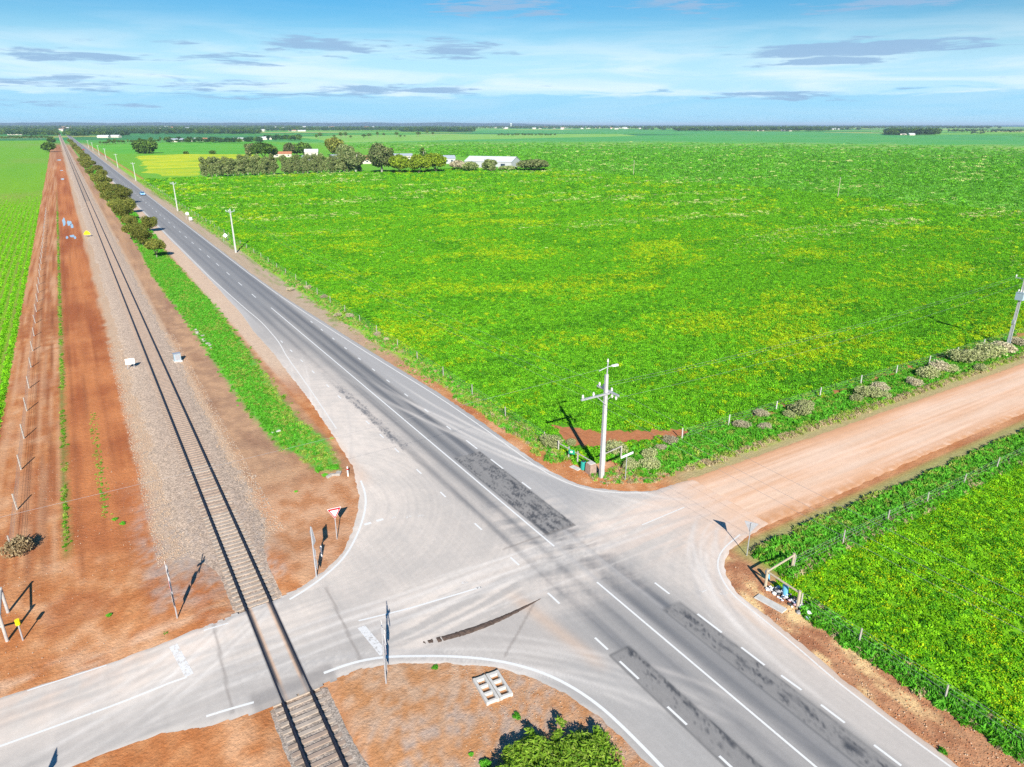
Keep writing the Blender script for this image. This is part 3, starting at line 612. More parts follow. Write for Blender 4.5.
line_mesh('stop_line', [([(.25, 38.4), (.7, 35.3)], .45), ([(10.25, 34.1), (10.55, 31.2)], .5)], M['paint_worn'])
dz = [([(x, 45.3), (x+.55, 45.3)], .28) for x in (14.6, 15.6)]
line_mesh('give_way_dashes', dz, M['paint'])
line_mesh('worn_give_way_dashes', [([(x, y), (x+.55, y-.05)], .28) for x, y in ((16.6, 45.1), (17.7, 44.6), (18.6, 44.2), (30.6, 25.8), (31.5, 24.9), (17.5, 34.9), (18.0, 33.95))], paintmat('faint_road_paint', (.68, .65, .61), .45))
dR = [105.5, 100.3, 94.9, 89.6, 84.2, 79.1, 74.3, 68.9, 63.5, 58.2]
line_mesh('turn_lane_dashes', [([(28.4, y+.5), (28.4, y-.5)], .14) for y in dR] + [([(28.5, 54.6), (28.5, 52.4)], .15), ([(28.5, 49.8), (28.5, 47.6)], .15), ([(28.6, 44.6), (28.6, 43.2)], .14)] +
          [([(28.7, 28.1), (28.7, 26.7)], .14), ([(28.8, 24.3), (28.8, 22.3)], .15), ([(28.8, 20.8), (28.8, 19.1)], .14), ([(28.95, 18.1), (29.0, 16.8)], .14), ([(29.0, 15.6), (29.0, 14.2)], .14), ([(29.0, 12.6), (29.0, 11.2)], .14)], M['paint'])
line_mesh('left_lane_dashes', [([(21.7, y+.55), (21.7, y-.55)], .14) for y in (97.4, 92.4, 87.4, 82.3, 76.5, 72.3)] +
          [([(21.85, y+.5), (21.85, y-.5)], .13) for y in (63.8, 59.9, 56.1, 51.1, 46.3)] + [([(21.95, a), (21.97, b)], .14) for a, b in ((41, 39.9), (35.7, 34.6), (31.0, 29.7), (26.0, 24.8), (23.7, 22.1), (19.8, 18.4), (16.2, 15.0), (12.6, 11.4))], M['paint'])
line_mesh('centre_dashes', [([(24.75, y+1.6), (24.75, y-1.6)], .14) for y in np.arange(128.5, 700, 11.6)], M['paint'])

# windrow of dark soil dropped on the crossing road
def windrow():
    a, b = (11.0, 31.5), (21.2, 30.75); V = []; F = []; n = 90
    for i in range(n+1):
        t = i/n; x = a[0]+(b[0]-a[0])*t; y = a[1]+(b[1]-a[1])*t - 1.15*math.sin(math.pi*t)*.55
        w = .03+.21*max(0, math.sin(math.pi*min(1, t**.8*1.02)))**.8; w *= .88+.24*random.random(); h = (.02+.12*w*random.random()*2) if t > .3 or vnoise(np.array([t*60.]), np.array([.5]), 1)[0] > .5 else -.04
        for k, (dx, hz) in enumerate(((-1, -.06), (-.55, .7), (0, 1), (.55, .7), (1, -.06))): V.append((x+random.uniform(-.03, .03), y+dx*w, .03+hz*h*(.6+.6*random.random())))
        if i: F += [((i-1)*5+k, i*5+k, i*5+k+1, (i-1)*5+k+1) for k in range(4)]
    return struct(link_mesh('soil_windrow', V, F, mat('windrow_soil', (.10, .07, .055), .95, .4, 5, bump=.03)))
windrow()

# ------------------------------------------------------------------ railway
RL, RR = 4.62, 6.14
def ballast_mesh():
    ys = np.concatenate([graded(-10, 2600, 8, 120, .3, 1.06)]); us = np.linspace(-5.0, 4.0, 81)
    U, Y = np.meshgrid(us, ys); U = U.ravel(); Y = Y.ravel()
    A_ = np.abs(U)*np.where(U < 0, .72, 1.0)
    prof = .112 + .045*ss(U, .95, 1.25) - .23*ss(A_, 1.3, 3.4)
    prof += .05*(fbm(U*2.5, Y*2.5, 1)-.5) + .22*(fbm(U*.5+4, Y*.25, 2)-.5)*ss(A_, 1.3, 2.6) + .12*(fbm(U*1.7, Y*1.3, 3)-.5)*ss(A_, 1.3, 2.6) + .09*(vnoise(U*6, Y*4.5, 4)-.5)*ss(A_, 1.5, 2.6)
    incross = ss(np.abs(Y-35.05), 4.5, 3.6); prof = prof*(1-incross)-.3*incross
    X = U*(1+.0*Y)+5.38
    n1 = fbm(X*.5, Y*.12, 0); n2 = fbm(X*2, Y*2, 1)
    far = ss(Y, 60, 120)
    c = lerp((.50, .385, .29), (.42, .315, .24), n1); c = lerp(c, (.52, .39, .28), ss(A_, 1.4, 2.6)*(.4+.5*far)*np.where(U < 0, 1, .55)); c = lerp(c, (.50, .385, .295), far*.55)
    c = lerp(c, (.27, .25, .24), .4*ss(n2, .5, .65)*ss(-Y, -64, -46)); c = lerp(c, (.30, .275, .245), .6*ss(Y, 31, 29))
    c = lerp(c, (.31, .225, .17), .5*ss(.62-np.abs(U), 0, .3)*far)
    c = lerp(c, (.15, .12, .10), .65*np.exp(-((np.abs(U)-.78)/.2)**2))  # band along each rail: grease and rust stain with rail shadow painted in
    nx, ny = len(us), len(ys); i = np.arange(nx*ny).reshape(ny, nx); Q = np.stack([i[:-1, :-1], i[:-1, 1:], i[1:, 1:], i[1:, :-1]], -1).reshape(-1, 4)
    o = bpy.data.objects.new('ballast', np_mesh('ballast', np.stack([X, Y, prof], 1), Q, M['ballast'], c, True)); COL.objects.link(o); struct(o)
ballast_mesh()
def railway():
    t = thing('railway_track', 'single railway track of steel rails on pale concrete sleepers running to the horizon', 'railway')
    def rail_prof(x):
        return [(x-.085, .0), (x+.085, .0), (x+.085, .02), (x+.012, .04), (x+.012, .12), (x+.05, .13), (x+.05, .165), (x-.05, .165), (x-.05, .13), (x-.012, .12), (x-.012, .04), (x-.085, .02)]
    ysr = list(np.arange(-10, 200, 5.))+[260, 400, 700, 1200, 1800, 2600]
    for x in (RL, RR):
        pr = rail_prof(x); V = []; F = []; n = len(pr)
        for i, y in enumerate(ysr):
            V += [(px, y, .32-.165+pz) for px, pz in pr]
            if i: F += [((i-1)*n+k, (i-1)*n+(k+1) % n, i*n+(k+1) % n, i*n+k) for k in range(n)]
        r = link_mesh('rail', V, F, M['steel_rail'], t)
        hd = MB()
        hd.add([(px, y, .3215) for y in ysr for px in (x-.016, x+.016)], [(2*i, 2*i+1, 2*i+3, 2*i+2) for i in range(len(ysr)-1)])
        hd.build('rail_head', M['rail_top'], r)
    me = None; rest = MB(); n = 0
    def sleeper(mb, y, sc_=1): mb.box((5.38, y, .005), (2.5, .24, .2)); mb.box((RL, y, .045-.03), (.3, .18, .2)); mb.box((RR, y, .015), (.3, .18, .2))
    for y in np.arange(20.2, 330, .53):
        if 31.0 < y < 39.0: continue
        if n < 100:
            if me is None:
                mb = MB(); sleeper(mb, 0); o = mb.build('sleeper', M['sleeper'], t); me = o.data; me2 = me.copy(); me2.materials[0] = M['sleeper_dusty']
            else: o = bpy.data.objects.new('sleeper', me if 28 < y < 58+random.uniform(-8, 8) else me2); COL.objects.link(o); o.parent = t
            o.location = (random.uniform(-.03, .03), y, .06+random.uniform(-.006, .006))
        else:
            rest.box((5.38, y, .065), (2.5, .24, .2))
        n += 1
    o = rest.build('sleepers', M['sleeper_dusty'], t); o['kind'] = 'stuff'
railway()

# ------------------------------------------------------------------ foliage helpers
def leaf_quads(C, N, size, asp=1.5, rng=RNG):
    """one small quad per leaf: centres C, normals N"""
    n = len(C); a = rng.normal(size=(n, 3)); T = np.cross(N, a); T /= np.linalg.norm(T, axis=1, keepdims=True)+1e-9; B = np.cross(N, T)
    s = (size*(.6+.8*rng.random(n)))[:, None]/2; T *= s*asp; B *= s/asp**.5
    V = np.stack([C-T, C-B*.9+T*.1, C+T, C+B*.9+T*.1], 1).reshape(-1, 3); Q = np.arange(4*n).reshape(n, 4); return V, Q
def crown(lobes, n, size, out=.45, shell=.5, up=.25, asp=1.5, seed=0):
    rng = np.random.default_rng(seed); lob = np.array(lobes); wt = (lob[:, 3]*lob[:, 4]*lob[:, 5])**(2/3); k = rng.choice(len(lob), n, p=wt/wt.sum())
    D = rng.normal(size=(n, 3)); D /= np.linalg.norm(D, axis=1, keepdims=True)
    r = (1-shell*rng.random(n)**1.6)*(.82+.36*vnoise(D[:, 0]*2.6+k*7.7, D[:, 1]*2.6+D[:, 2]*2.1+k*3.1, 1))
    C = lob[k, :3]+D*lob[k, 3:]*r[:, None]
    N = D*out+rng.normal(size=(n, 3))*.6+np.array([0, 0, up]); N /= np.linalg.norm(N, axis=1, keepdims=True)
    keep = C[:, 2] > .03; return leaf_quads(C[keep], N[keep], size, asp, rng)
def lobes_round(seed, w, h0, h1, n=9, rr=(.34, .5)):
    r = random.Random(seed); L = []
    for i in range(n):
        a = i*2.4+r.uniform(-.4, .4); q = math.sqrt((i+.5)/n)*.62; s = r.uniform(*rr)
        zt = (1-q**2)*r.uniform(.6, 1.0)
        L.append((w/2*q*math.cos(a), w/2*q*math.sin(a), h0+(h1-h0)*(.28+.42*zt), w/2*s, w/2*s, (h1-h0)*.5*s*1.1))
    return L
def lobes_gum(seed, w, h0, h1, n=22):
    r = random.Random(seed); L = []
    while len(L) < n:
        a, b, c = r.uniform(-1, 1), r.uniform(-1, 1), r.uniform(-1, 1)
        if a*a+b*b+c*c > 1: continue
        s = r.uniform(.13, .27); k = 1-.35*max(0, -c)
        L.append((a*w*.40*k, b*w*.40*k, (h0+h1)/2+c*(h1-h0)*.40, w*s, w*s, w*s*.85))
    return L
def make_tree(name, label, cat, group, lobes, n, size, lm, trunk, bark, seed, asp=1.5, out=.45):
    t = thing(name, label, cat, group=group); mb = MB()
    for pts, rs in trunk: mb.tube(pts, rs, 7)
    mb.build('trunk', bark, t, True)
    V, Q = crown(lobes, n, size, seed=seed, asp=asp, out=out); o = bpy.data.objects.new('crown', np_mesh('crown', V, Q, lm)); COL.objects.link(o); o.parent = t
    return t
def limbs(seed, h, w, base, n=4, r0=.16):
    r = random.Random(seed); T = [([(0, 0, -.1), (r.uniform(-.1, .1), r.uniform(-.1, .1), base)], [r0*1.25, r0])]
    for i in range(n):
        a = i*6.28/n+r.uniform(-.5, .5); T.append(([(0, 0, base*.9), (w*.16*math.cos(a), w*.16*math.sin(a), base+(h-base)*.35), (w*.3*math.cos(a), w*.3*math.sin(a), base+(h-base)*.7)], [r0*.75, r0*.5, r0*.2]))
    return T
LM = {}
LM['fardark'] = leafmat('far_tree_leaves', [(.02, .06, .03), (.04, .10, .045), (.07, .14, .06)])
LM['mallee'] = leafmat('olive_mallee_leaves', [(.075, .105, .02), (.15, .185, .035), (.23, .25, .05), (.31, .29, .07)])
LM['gum'] = leafmat('grey_gum_leaves', [(.06, .095, .032), (.12, .17, .055), (.19, .235, .09), (.27, .28, .13)])
LM['dark'] = leafmat('dark_green_leaves', [(.03, .07, .018), (.065, .13, .027), (.11, .20, .035), (.15, .25, .045)])
LM['lime'] = leafmat('yellow_green_leaves', [(.09, .15, .012), (.19, .28, .02), (.28, .37, .03), (.15, .24, .02)])
LM['hedge'] = leafmat('windbreak_leaves', [(.10, .15, .045), (.19, .25, .08), (.27, .33, .12), (.36, .38, .17)])
LM['salt'] = leafmat('saltbush_leaves', [(.24, .27, .11), (.36, .39, .17), (.47, .47, .25), (.30, .38, .12)])
LM['saltpale'] = leafmat('dry_bush_twigs', [(.36, .31, .19), (.48, .43, .28), (.58, .52, .36), (.38, .37, .22)])
LM['shrub'] = leafmat('bright_shrub_leaves', [(.08, .21, .02), (.20, .37, .03), (.34, .52, .06), (.24, .44, .03), (.42, .53, .10)])
LM['weed'] = leafmat('weed_leaves', [(.12, .35, .008), (.20, .49, .012), (.29, .58, .02)])
LM['straw'] = leafmat('dry_grass', [(.32, .24, .12), (.45, .36, .20), (.55, .46, .28)])

# mallee row between the line and the highway
protos = []
for i in range(4):
    w = (6.6, 6.0, 7.2, 5.6)[i]; h = (6.6, 7.0, 6.2, 6.6)[i]
    protos.append(make_tree('mallee_tree', '', 'tree', 'trees in the row between railway and highway', (lobes_gum(20+i, w*1.15, 1.5, h, 24) if i % 2 else lobes_round(20+i, w, 1.2, h, 14, (.32, .5))), 8000, .30, LM['mallee'], limbs(30+i, h, w, 1.1, 4, .14), M['bark'], i, 1.6))
ROWPX = [(157, 258), (143, 246), (150, 232), (136, 240), (131, 231), (124, 221), (131, 213), (119, 214), (125, 204), (110, 207), (118, 197), (112, 193), (106, 196), (108, 186), (101, 188), (103, 180), (95, 182), (98, 174), (91, 176), (93, 169), (87, 170), (88, 165), (83, 165)]
ordn = ['first', 'second', 'third', 'fourth', 'fifth', 'sixth', 'seventh', 'eighth', 'ninth', 'tenth', 'eleventh', 'twelfth', 'thirteenth', 'fourteenth', 'fifteenth', 'sixteenth', 'seventeenth', 'eighteenth', 'nineteenth', 'twentieth',
        'twenty-first', 'twenty-second', 'twenty-third', 'twenty-fourth', 'twenty-fifth', 'twenty-sixth', 'twenty-seventh', 'twenty-eighth', 'twenty-ninth', 'thirtieth', 'thirty-first', 'thirty-second', 'thirty-third', 'thirty-fourth', 'thirty-fifth', 'thirty-sixth', 'thirty-seventh', 'thirty-eighth', 'thirty-ninth', 'fortieth'] + ['%dth' % i for i in range(41, 120)]
spots = sorted([P(*q) for q in ROWPX], key=lambda p: p[1])
y = spots[-1][1]+14
while y < 1500: spots.append((random.uniform(14.2, 17), y)); y += random.uniform(9, 15)*(1+y/900)
for i, (x, y) in enumerate(spots):
    p = protos[i % 4]; lab = 'rounded olive-brown mallee tree, %s from the junction in the row between railway and highway' % ordn[i]
    s = random.uniform(.66, 1.05)
    if i < 4: p.location = (x, y, 0); p.rotation_euler = (0, 0, random.uniform(0, 6)); p.scale = ((.74, .7, .8, .72)[i],)*3; p['label'] = lab
    else: dup(p, (x, y, 0), random.uniform(0, 6), s, lab)

# windbreak hedge of the farm: single trees side by side
wp = []
for i in range(3):
    L = []; r = random.Random(60+i)
    for j in range(9): L.append((r.uniform(-1.6, 1.6), r.uniform(-1.4, 1.4), 2.6+7.4*j/8+r.uniform(-.5, .5), r.uniform(1.2, 2.2), r.uniform(1.2, 2.1), r.uniform(1.2, 1.9)))
    wp.append(make_tree('windbreak_tree', '', 'tree', 'dense trees of the farm windbreak', L, 2600, .5, LM['hedge'], [([(0, 0, -.1), (.1, 0, 2.2), (0, .1, 7)], [.25, .2, .08])], M['palebark'], 70+i))
x = 68.5; i = 0
while x < 163.5:
    if not (110 < x < 112.2 or 131 < x < 133.4):
        lab = 'bushy olive tree, %s from the highway end of the farm windbreak hedge' % ordn[i]; loc = (x, 446+random.uniform(-1, 1), 0); s = random.uniform(.84, 1.1)*(1 if x > 80 else .86)
        if i < 3: wp[i].location = loc; wp[i]['label'] = lab
        else: dup(wp[i % 3], loc, random.uniform(0, 6), s, lab)
        i += 1
    x += random.uniform(2.5, 3.6)

# farmyard and paddock trees
def gum_tree(label, u, vb, vt, wpx, kind, seed, n=5000, bark='palebark', base=.35, name='gum_tree', group=None):
    x, y = P(u, vb); dd = math.hypot(x, y); h = (vb-vt)/(vb-HY)*H; w = wpx*dd/FPX
    t = make_tree(name, label, 'tree', group, (lobes_gum(seed, w*1.08, h*base*.6, h*1.03) if base > .12 else lobes_round(seed, w*1.12, h*base*.55, h*1.08, 14, (.34, .54))), n, max(.4, dd*.0022), LM[kind], limbs(seed, h, w, h*base, 4, .035*h), M[bark], seed)
    t.location = (x, y, 0); t.rotation_euler = (0, 0, seed*1.3); return t
gum_tree('tall pale-trunked gum tree standing alone right of the windbreak', 382, 173, 144, 25, 'gum', 81, 7000, base=.38)
gum_tree('reddish gum tree at the right end of the windbreak', 356, 173, 149, 17, 'gum', 82, 4500)
gum_tree('gum tree with orange-tinged crown behind the windbreak', 335, 155.5, 138.5, 16, 'mallee', 83, 4500, base=.3)
gum_tree('low spreading olive tree right behind the orange-tinged gum', 346, 156, 145, 16, 'hedge', 84, 4000, base=.15)
gum_tree('large dark green round tree left of the farm shed', 264, 159, 142, 20, 'dark', 85, 5000, base=.12, bark='bark')
gum_tree('small dark round tree beside the large dark green tree', 273, 158.5, 145, 9, 'dark', 86, 3000, base=.12, bark='bark')
gum_tree('thin grey half-bare tree left of the large dark green tree', 251, 158, 143.5, 11, 'gum', 87, 1300)
gum_tree('pale grey tree left of the white farm shed', 289, 156.5, 143, 11, 'gum', 88, 2400)
gum_tree('dark green tree touching the white farm shed', 304, 156.5, 142.5, 13, 'dark', 89, 4000, base=.12, bark='bark')
gum_tree('small green tree behind the pale grey tree', 297, 156, 144.5, 9, 'dark', 90, 3000, base=.12, bark='bark')
gum_tree('left bright green bushy tree beside the tall gum', 400, 173.5, 154.5, 20, 'lime', 91, 6000, base=.08, bark='bark', name='bushy_tree')
gum_tree('middle bright green bushy tree in the farm garden', 419, 173.5, 155, 20, 'lime', 92, 6000, base=.08, bark='bark', name='bushy_tree')
gum_tree('right bright green bushy tree in front of the farmhouse', 436, 172.5, 152.5, 22, 'lime', 93, 6000, base=.08, bark='bark', name='bushy_tree')
gum_tree('tall thin dark tree rising behind the bright green bushes', 424, 168, 146.5, 7, 'dark', 94, 1500)
gum_tree('brown shrub left of the big white shed', 458, 170.5, 160, 16, 'saltpale', 95, 3000, base=.1, name='farm_shrub')
gum_tree('grey-green shrub before the big white shed', 471, 171.5, 161.5, 14, 'hedge', 96, 3000, base=.1, name='farm_shrub')
gum_tree('feathery grey tree in front of the big white shed', 490, 171.5, 159.5, 13, 'hedge', 97, 3000, base=.15)
gum_tree('low shrub at the right foot of the big white shed', 507, 170.5, 166, 16, 'hedge', 98, 2500, base=.05, name='farm_shrub')
gum_tree('round dark shrub right of the big white shed', 535, 171, 158.5, 29, 'hedge', 99, 6000, base=.03, name='farm_shrub', bark='bark')
gum_tree('lone dark spreading tree in the paddock left of the farm', 145, 153.5, 141.5, 18, 'dark', 101, 6000, base=.2, bark='bark')
gum_tree('small round bush on the paddock boundary near the farm', 212.5, 154, 151, 4.5, 'dark', 102, 900, base=.05, bark='bark', name='paddock_bush')
gum_tree('tiny bush on the paddock boundary left of the small round bush', 186, 154, 152, 3.5, 'dark', 103, 600, base=.05, bark='bark', name='paddock_bush')
gum_tree('dark tree left of the railway at the far end of the orange service track', 49.5, 152, 142.5, 8.5, 'dark', 104, 4000, base=.1, bark='bark')
gum_tree('smaller tree behind the dark tree left of the railway', 51.5, 142.5, 138.5, 5, 'dark', 105, 1500, base=.1, bark='bark')
# scattered paddock trees further out
SC = [(316.5, 139, 133.5, 3.5), (320, 138, 132, 5), (334, 138.5, 134, 3), (341, 138, 131.5, 5), (346, 138, 131, 4), (351, 138.6, 135, 3), (364, 138, 133.5, 6), (369, 138, 132.5, 5), (377.5, 137, 131, 3), (384, 136.5, 132.5, 3.5), (397, 137, 131, 4), (400.5, 137.5, 134.5, 4), (404.5, 137, 135, 3), (418, 136.5, 131, 5), (427, 134.5, 129.5, 4), (433, 135.5, 131.5, 3)]
sp_ = None
for i, (u, vb, vt, w) in enumerate(SC):
    lab = 'small dark tree, %s from the left of those scattered on paddocks behind the farm' % ordn[i]
    if sp_ is None:
        sp_ = make_tree('paddock_tree', lab, 'tree', 'scattered paddock trees behind the farm', lobes_round(110, 1, .15, 1, 8, (.4, .55)), 420, .11, LM['dark'], limbs(3, 1, 1, .3, 3, .04), M['bark'], 110); t = sp_
    else: t = dup(sp_, (0, 0, 0), i*1.1, 1, lab)
    xx, yy = P(u, vb); dd = math.hypot(xx, yy); s = (vb-vt)/(vb-HY)*H; ww = w*dd/FPX
    t.location = (xx, yy, 0); t.scale = (ww, ww, s)
hb = None
for i in range(18):
    u = 498+(i*3.45)+random.uniform(-1, 1); u = u if i < 16 else 548+(i-16)*7; vb = 135.8; vt = vb-random.uniform(1.6, 3.0)
    lab = 'low dark bush, %s from the left in the broken hedge crossing the far paddock' % ordn[i]
    t = dup(sp_, (0, 0, 0), i*.9, 1, lab, 'bushes of the broken far hedge'); t.name = 'hedge_bush'; t['category'] = 'bush'
    xx, yy = P(u, vb); dd = math.hypot(xx, yy); ww = random.uniform(2.5, 4.2)*dd/FPX; t.location = (xx, yy, 0); t.scale = (ww, ww, (vb-vt)/(vb-HY)*H)
for i in range(26):                                            # roadside row at the far end of the left field
    u = 1.5+i*2.05+random.uniform(-.5, .5); vb = 139.3; vt = vb-random.uniform(3.2, 4.6)
    lab = 'small grey tree, %s from the left in the row closing the sprouting field' % ordn[i]
    t = dup(sp_, (0, 0, 0), i*.7, 1, lab, 'row of trees at the end of the left field')
    xx, yy = P(u, vb); dd = math.hypot(xx, yy); ww = random.uniform(2.0, 3.0)*dd/FPX; t.location = (xx, yy, 0); t.scale = (ww, ww, (vb-vt)/(vb-HY)*H)
for i in range(24):                                            # row right of the highway
    u = 101+i*3.0+random.uniform(-.7, .7); vb = 144.6-i*.12; vt = vb-random.uniform(3.2, 6.2)
    lab = 'slender grey-green tree, %s from the highway in the row behind the roadside paddocks' % ordn[i]
    t = dup(sp_, (0, 0, 0), i*.7, 1, lab, 'row of trees behind the roadside paddocks')
    xx, yy = P(u, vb); dd = math.hypot(xx, yy); ww = random.uniform(2.2, 4.2)*dd/FPX; t.location = (xx, yy, 0); t.scale = (ww, ww, (vb-vt)/(vb-HY)*H)

# ------------------------------------------------------------------ instanced stuff
def scatter_group():
    ng = bpy.data.node_groups.new('scatter_plants', 'GeometryNodeTree')
    ng.interface.new_socket('Geometry', in_out='INPUT', socket_type='NodeSocketGeometry'); ng.interface.new_socket('Plants', in_out='INPUT', socket_type='NodeSocketCollection')
    ng.interface.new_socket('Geometry', in_out='OUTPUT', socket_type='NodeSocketGeometry')
    gi = ng.nodes.new('NodeGroupInput'); go = ng.nodes.new('NodeGroupOutput'); L = ng.links.new
    ip = ng.nodes.new('GeometryNodeInstanceOnPoints'); ci = ng.nodes.new('GeometryNodeCollectionInfo'); ci.inputs['Separate Children'].default_value = True; ci.inputs['Reset Children'].default_value = True
    L(gi.outputs[0], ip.inputs['Points']); L(gi.outputs[1], ci.inputs[0]); L(ci.outputs[0], ip.inputs['Instance']); ip.inputs['Pick Instance'].default_value = True
    def na(n, t):
        a = ng.nodes.new('GeometryNodeInputNamedAttribute'); a.data_type = t; a.inputs[0].default_value = n; return a.outputs[0]
    L(na('ix', 'INT'), ip.inputs['Instance Index']); L(na('sc', 'FLOAT'), ip.inputs['Scale'])
    cx = ng.nodes.new('ShaderNodeCombineXYZ'); L(na('rz', 'FLOAT'), cx.inputs[2]); L(cx.outputs[0], ip.inputs['Rotation'])
    L(ip.outputs[0], go.inputs[0]); return ng
NG = scatter_group()
def scatter(name, XY, Z, ix, scl, plants, label=None, cat='plants'):
    c = bpy.data.collections.new(name+'_kinds')
    for i, me in enumerate(plants): o = bpy.data.objects.new('plant_kind_%02d' % i, me); o.name = '%s_kind_%02d' % (name, i); c.objects.link(o)
    n = len(XY); me = bpy.data.meshes.new(name); me.vertices.add(n)
    me.vertices.foreach_set('co', np.concatenate([XY, np.broadcast_to(np.asarray(Z, float).reshape(-1, 1), (n, 1))], 1).astype(np.float32).ravel())
    for an, ty, v in (('ix', 'INT', ix), ('sc', 'FLOAT', scl), ('rz', 'FLOAT', RNG.random(n)*6.283)):
        a = me.attributes.new(an, ty, 'POINT'); a.data.foreach_set('value', np.asarray(v).astype(np.int32 if ty == 'INT' else np.float32))
    o = bpy.data.objects.new(name, me); COL.objects.link(o); o['kind'] = 'stuff'
    if label: o['label'] = label; o['category'] = cat
    md = o.modifiers.new('scatter', 'NODES'); md.node_group = NG
    md[[s.identifier for s in NG.interface.items_tree if s.name == 'Plants'][0]] = c
    return o
def clump(n, r, h, size, lm, seed, up=1.0, asp=1.5, flowers=None, nf=0):
    rng = np.random.default_rng(seed); a = rng.random(n)*6.283; q = np.sqrt(rng.random(n))*r
    z = h*(1-.75*(q/r)**2)*(.35+.65*rng.random(n)); C = np.stack([q*np.cos(a), q*np.sin(a), z], 1)
    N = rng.normal(size=(n, 3))*.6+np.array([0, -.25, up*.8])+np.stack([np.cos(a), np.sin(a), 0*a], 1)*.35*(q/r)[:, None]; N /= np.linalg.norm(N, axis=1, keepdims=True)
    V, Q = leaf_quads(C, N, size, asp, rng); mats = [lm]; mi = np.zeros(len(Q), int)
    if flowers:
        C2 = C[:nf]*np.array([1, 1, 1])+np.array([0, 0, h*.35]); N2 = np.tile([0, 0, 1.], (nf, 1))+rng.normal(size=(nf, 3))*.2; V2, Q2 = leaf_quads(C2, N2, size*.5, 1.0, rng)
        Q = np.concatenate([Q, Q2+len(V)]); V = np.concatenate([V, V2]); mats.append(flowers); mi = np.concatenate([mi, np.ones(len(Q2), int)])
    me = np_mesh('clump', V, Q, mats); me.polygons.foreach_set('material_index', mi.astype(np.int32)); return me
LM['crop'] = leafmat('crop_leaves', [(.065, .25, .010), (.125, .41, .014), (.19, .52, .018), (.29, .62, .04)], trans=.25, objvar=.22)
LM['cropy'] = leafmat('yellowing_leaves', [(.26, .50, .012), (.40, .59, .015), (.50, .64, .018)], trans=.3, objvar=.2)
LM['cropd'] = leafmat('deep_green_leaves', [(.05, .21, .012), (.09, .31, .015), (.13, .39, .018)], trans=.25)
LM['croppale'] = leafmat('pale_patch_leaves', [(.34, .46, .10), (.46, .54, .17), (.55, .58, .24)], trans=.25)
LM['cereal'] = leafmat('cereal_leaves', [(.10, .34, .03), (.15, .43, .04), (.21, .50, .05)], trans=.25)
LM['flower'] = leafmat('yellow_flowers', [(.70, .66, .01), (.85, .78, .015)], trans=.2, objvar=.1)
LM['grass'] = leafmat('verge_grass_blades', [(.07, .32, .02), (.12, .43, .03), (.18, .50, .05)], trans=.3)
LM['grassy'] = leafmat('seeding_verge_grass', [(.22, .42, .03), (.34, .46, .07), (.42, .47, .12)], trans=.3)
crop_kinds = [clump(60, .48, .34, .135, LM['crop'], 1), clump(56, .42, .28, .14, LM['crop'], 2), clump(64, .52, .38, .125, LM['crop'], 3), clump(52, .45, .32, .14, LM['cropd'], 4),
              clump(56, .46, .5, .125, LM['cropy'], 5), clump(56, .46, .5, .125, LM['crop'], 6, flowers=LM['flower'], nf=10), clump(50, .44, .52, .12, LM['cropy'], 7, flowers=LM['flower'], nf=14), clump(30, .5, .3, .2, LM['croppale'], 8), clump(30, .5, .3, .2, LM['cereal'], 9)]
def view_points(n, rmin, rmax, k, azlo=-39, azhi=39, rng=RNG):
    """random ground points in the widened view, spacing growing with distance"""
    u = rng.random(n)
    r = rmin*(rmax/rmin)**u if k == 2 else np.sqrt(rmin**2+(rmax**2-rmin**2)*u)
    a = np.radians(rng.uniform(azlo, azhi, n))+YAW; return np.stack([r*np.sin(a), r*np.cos(a)], 1)
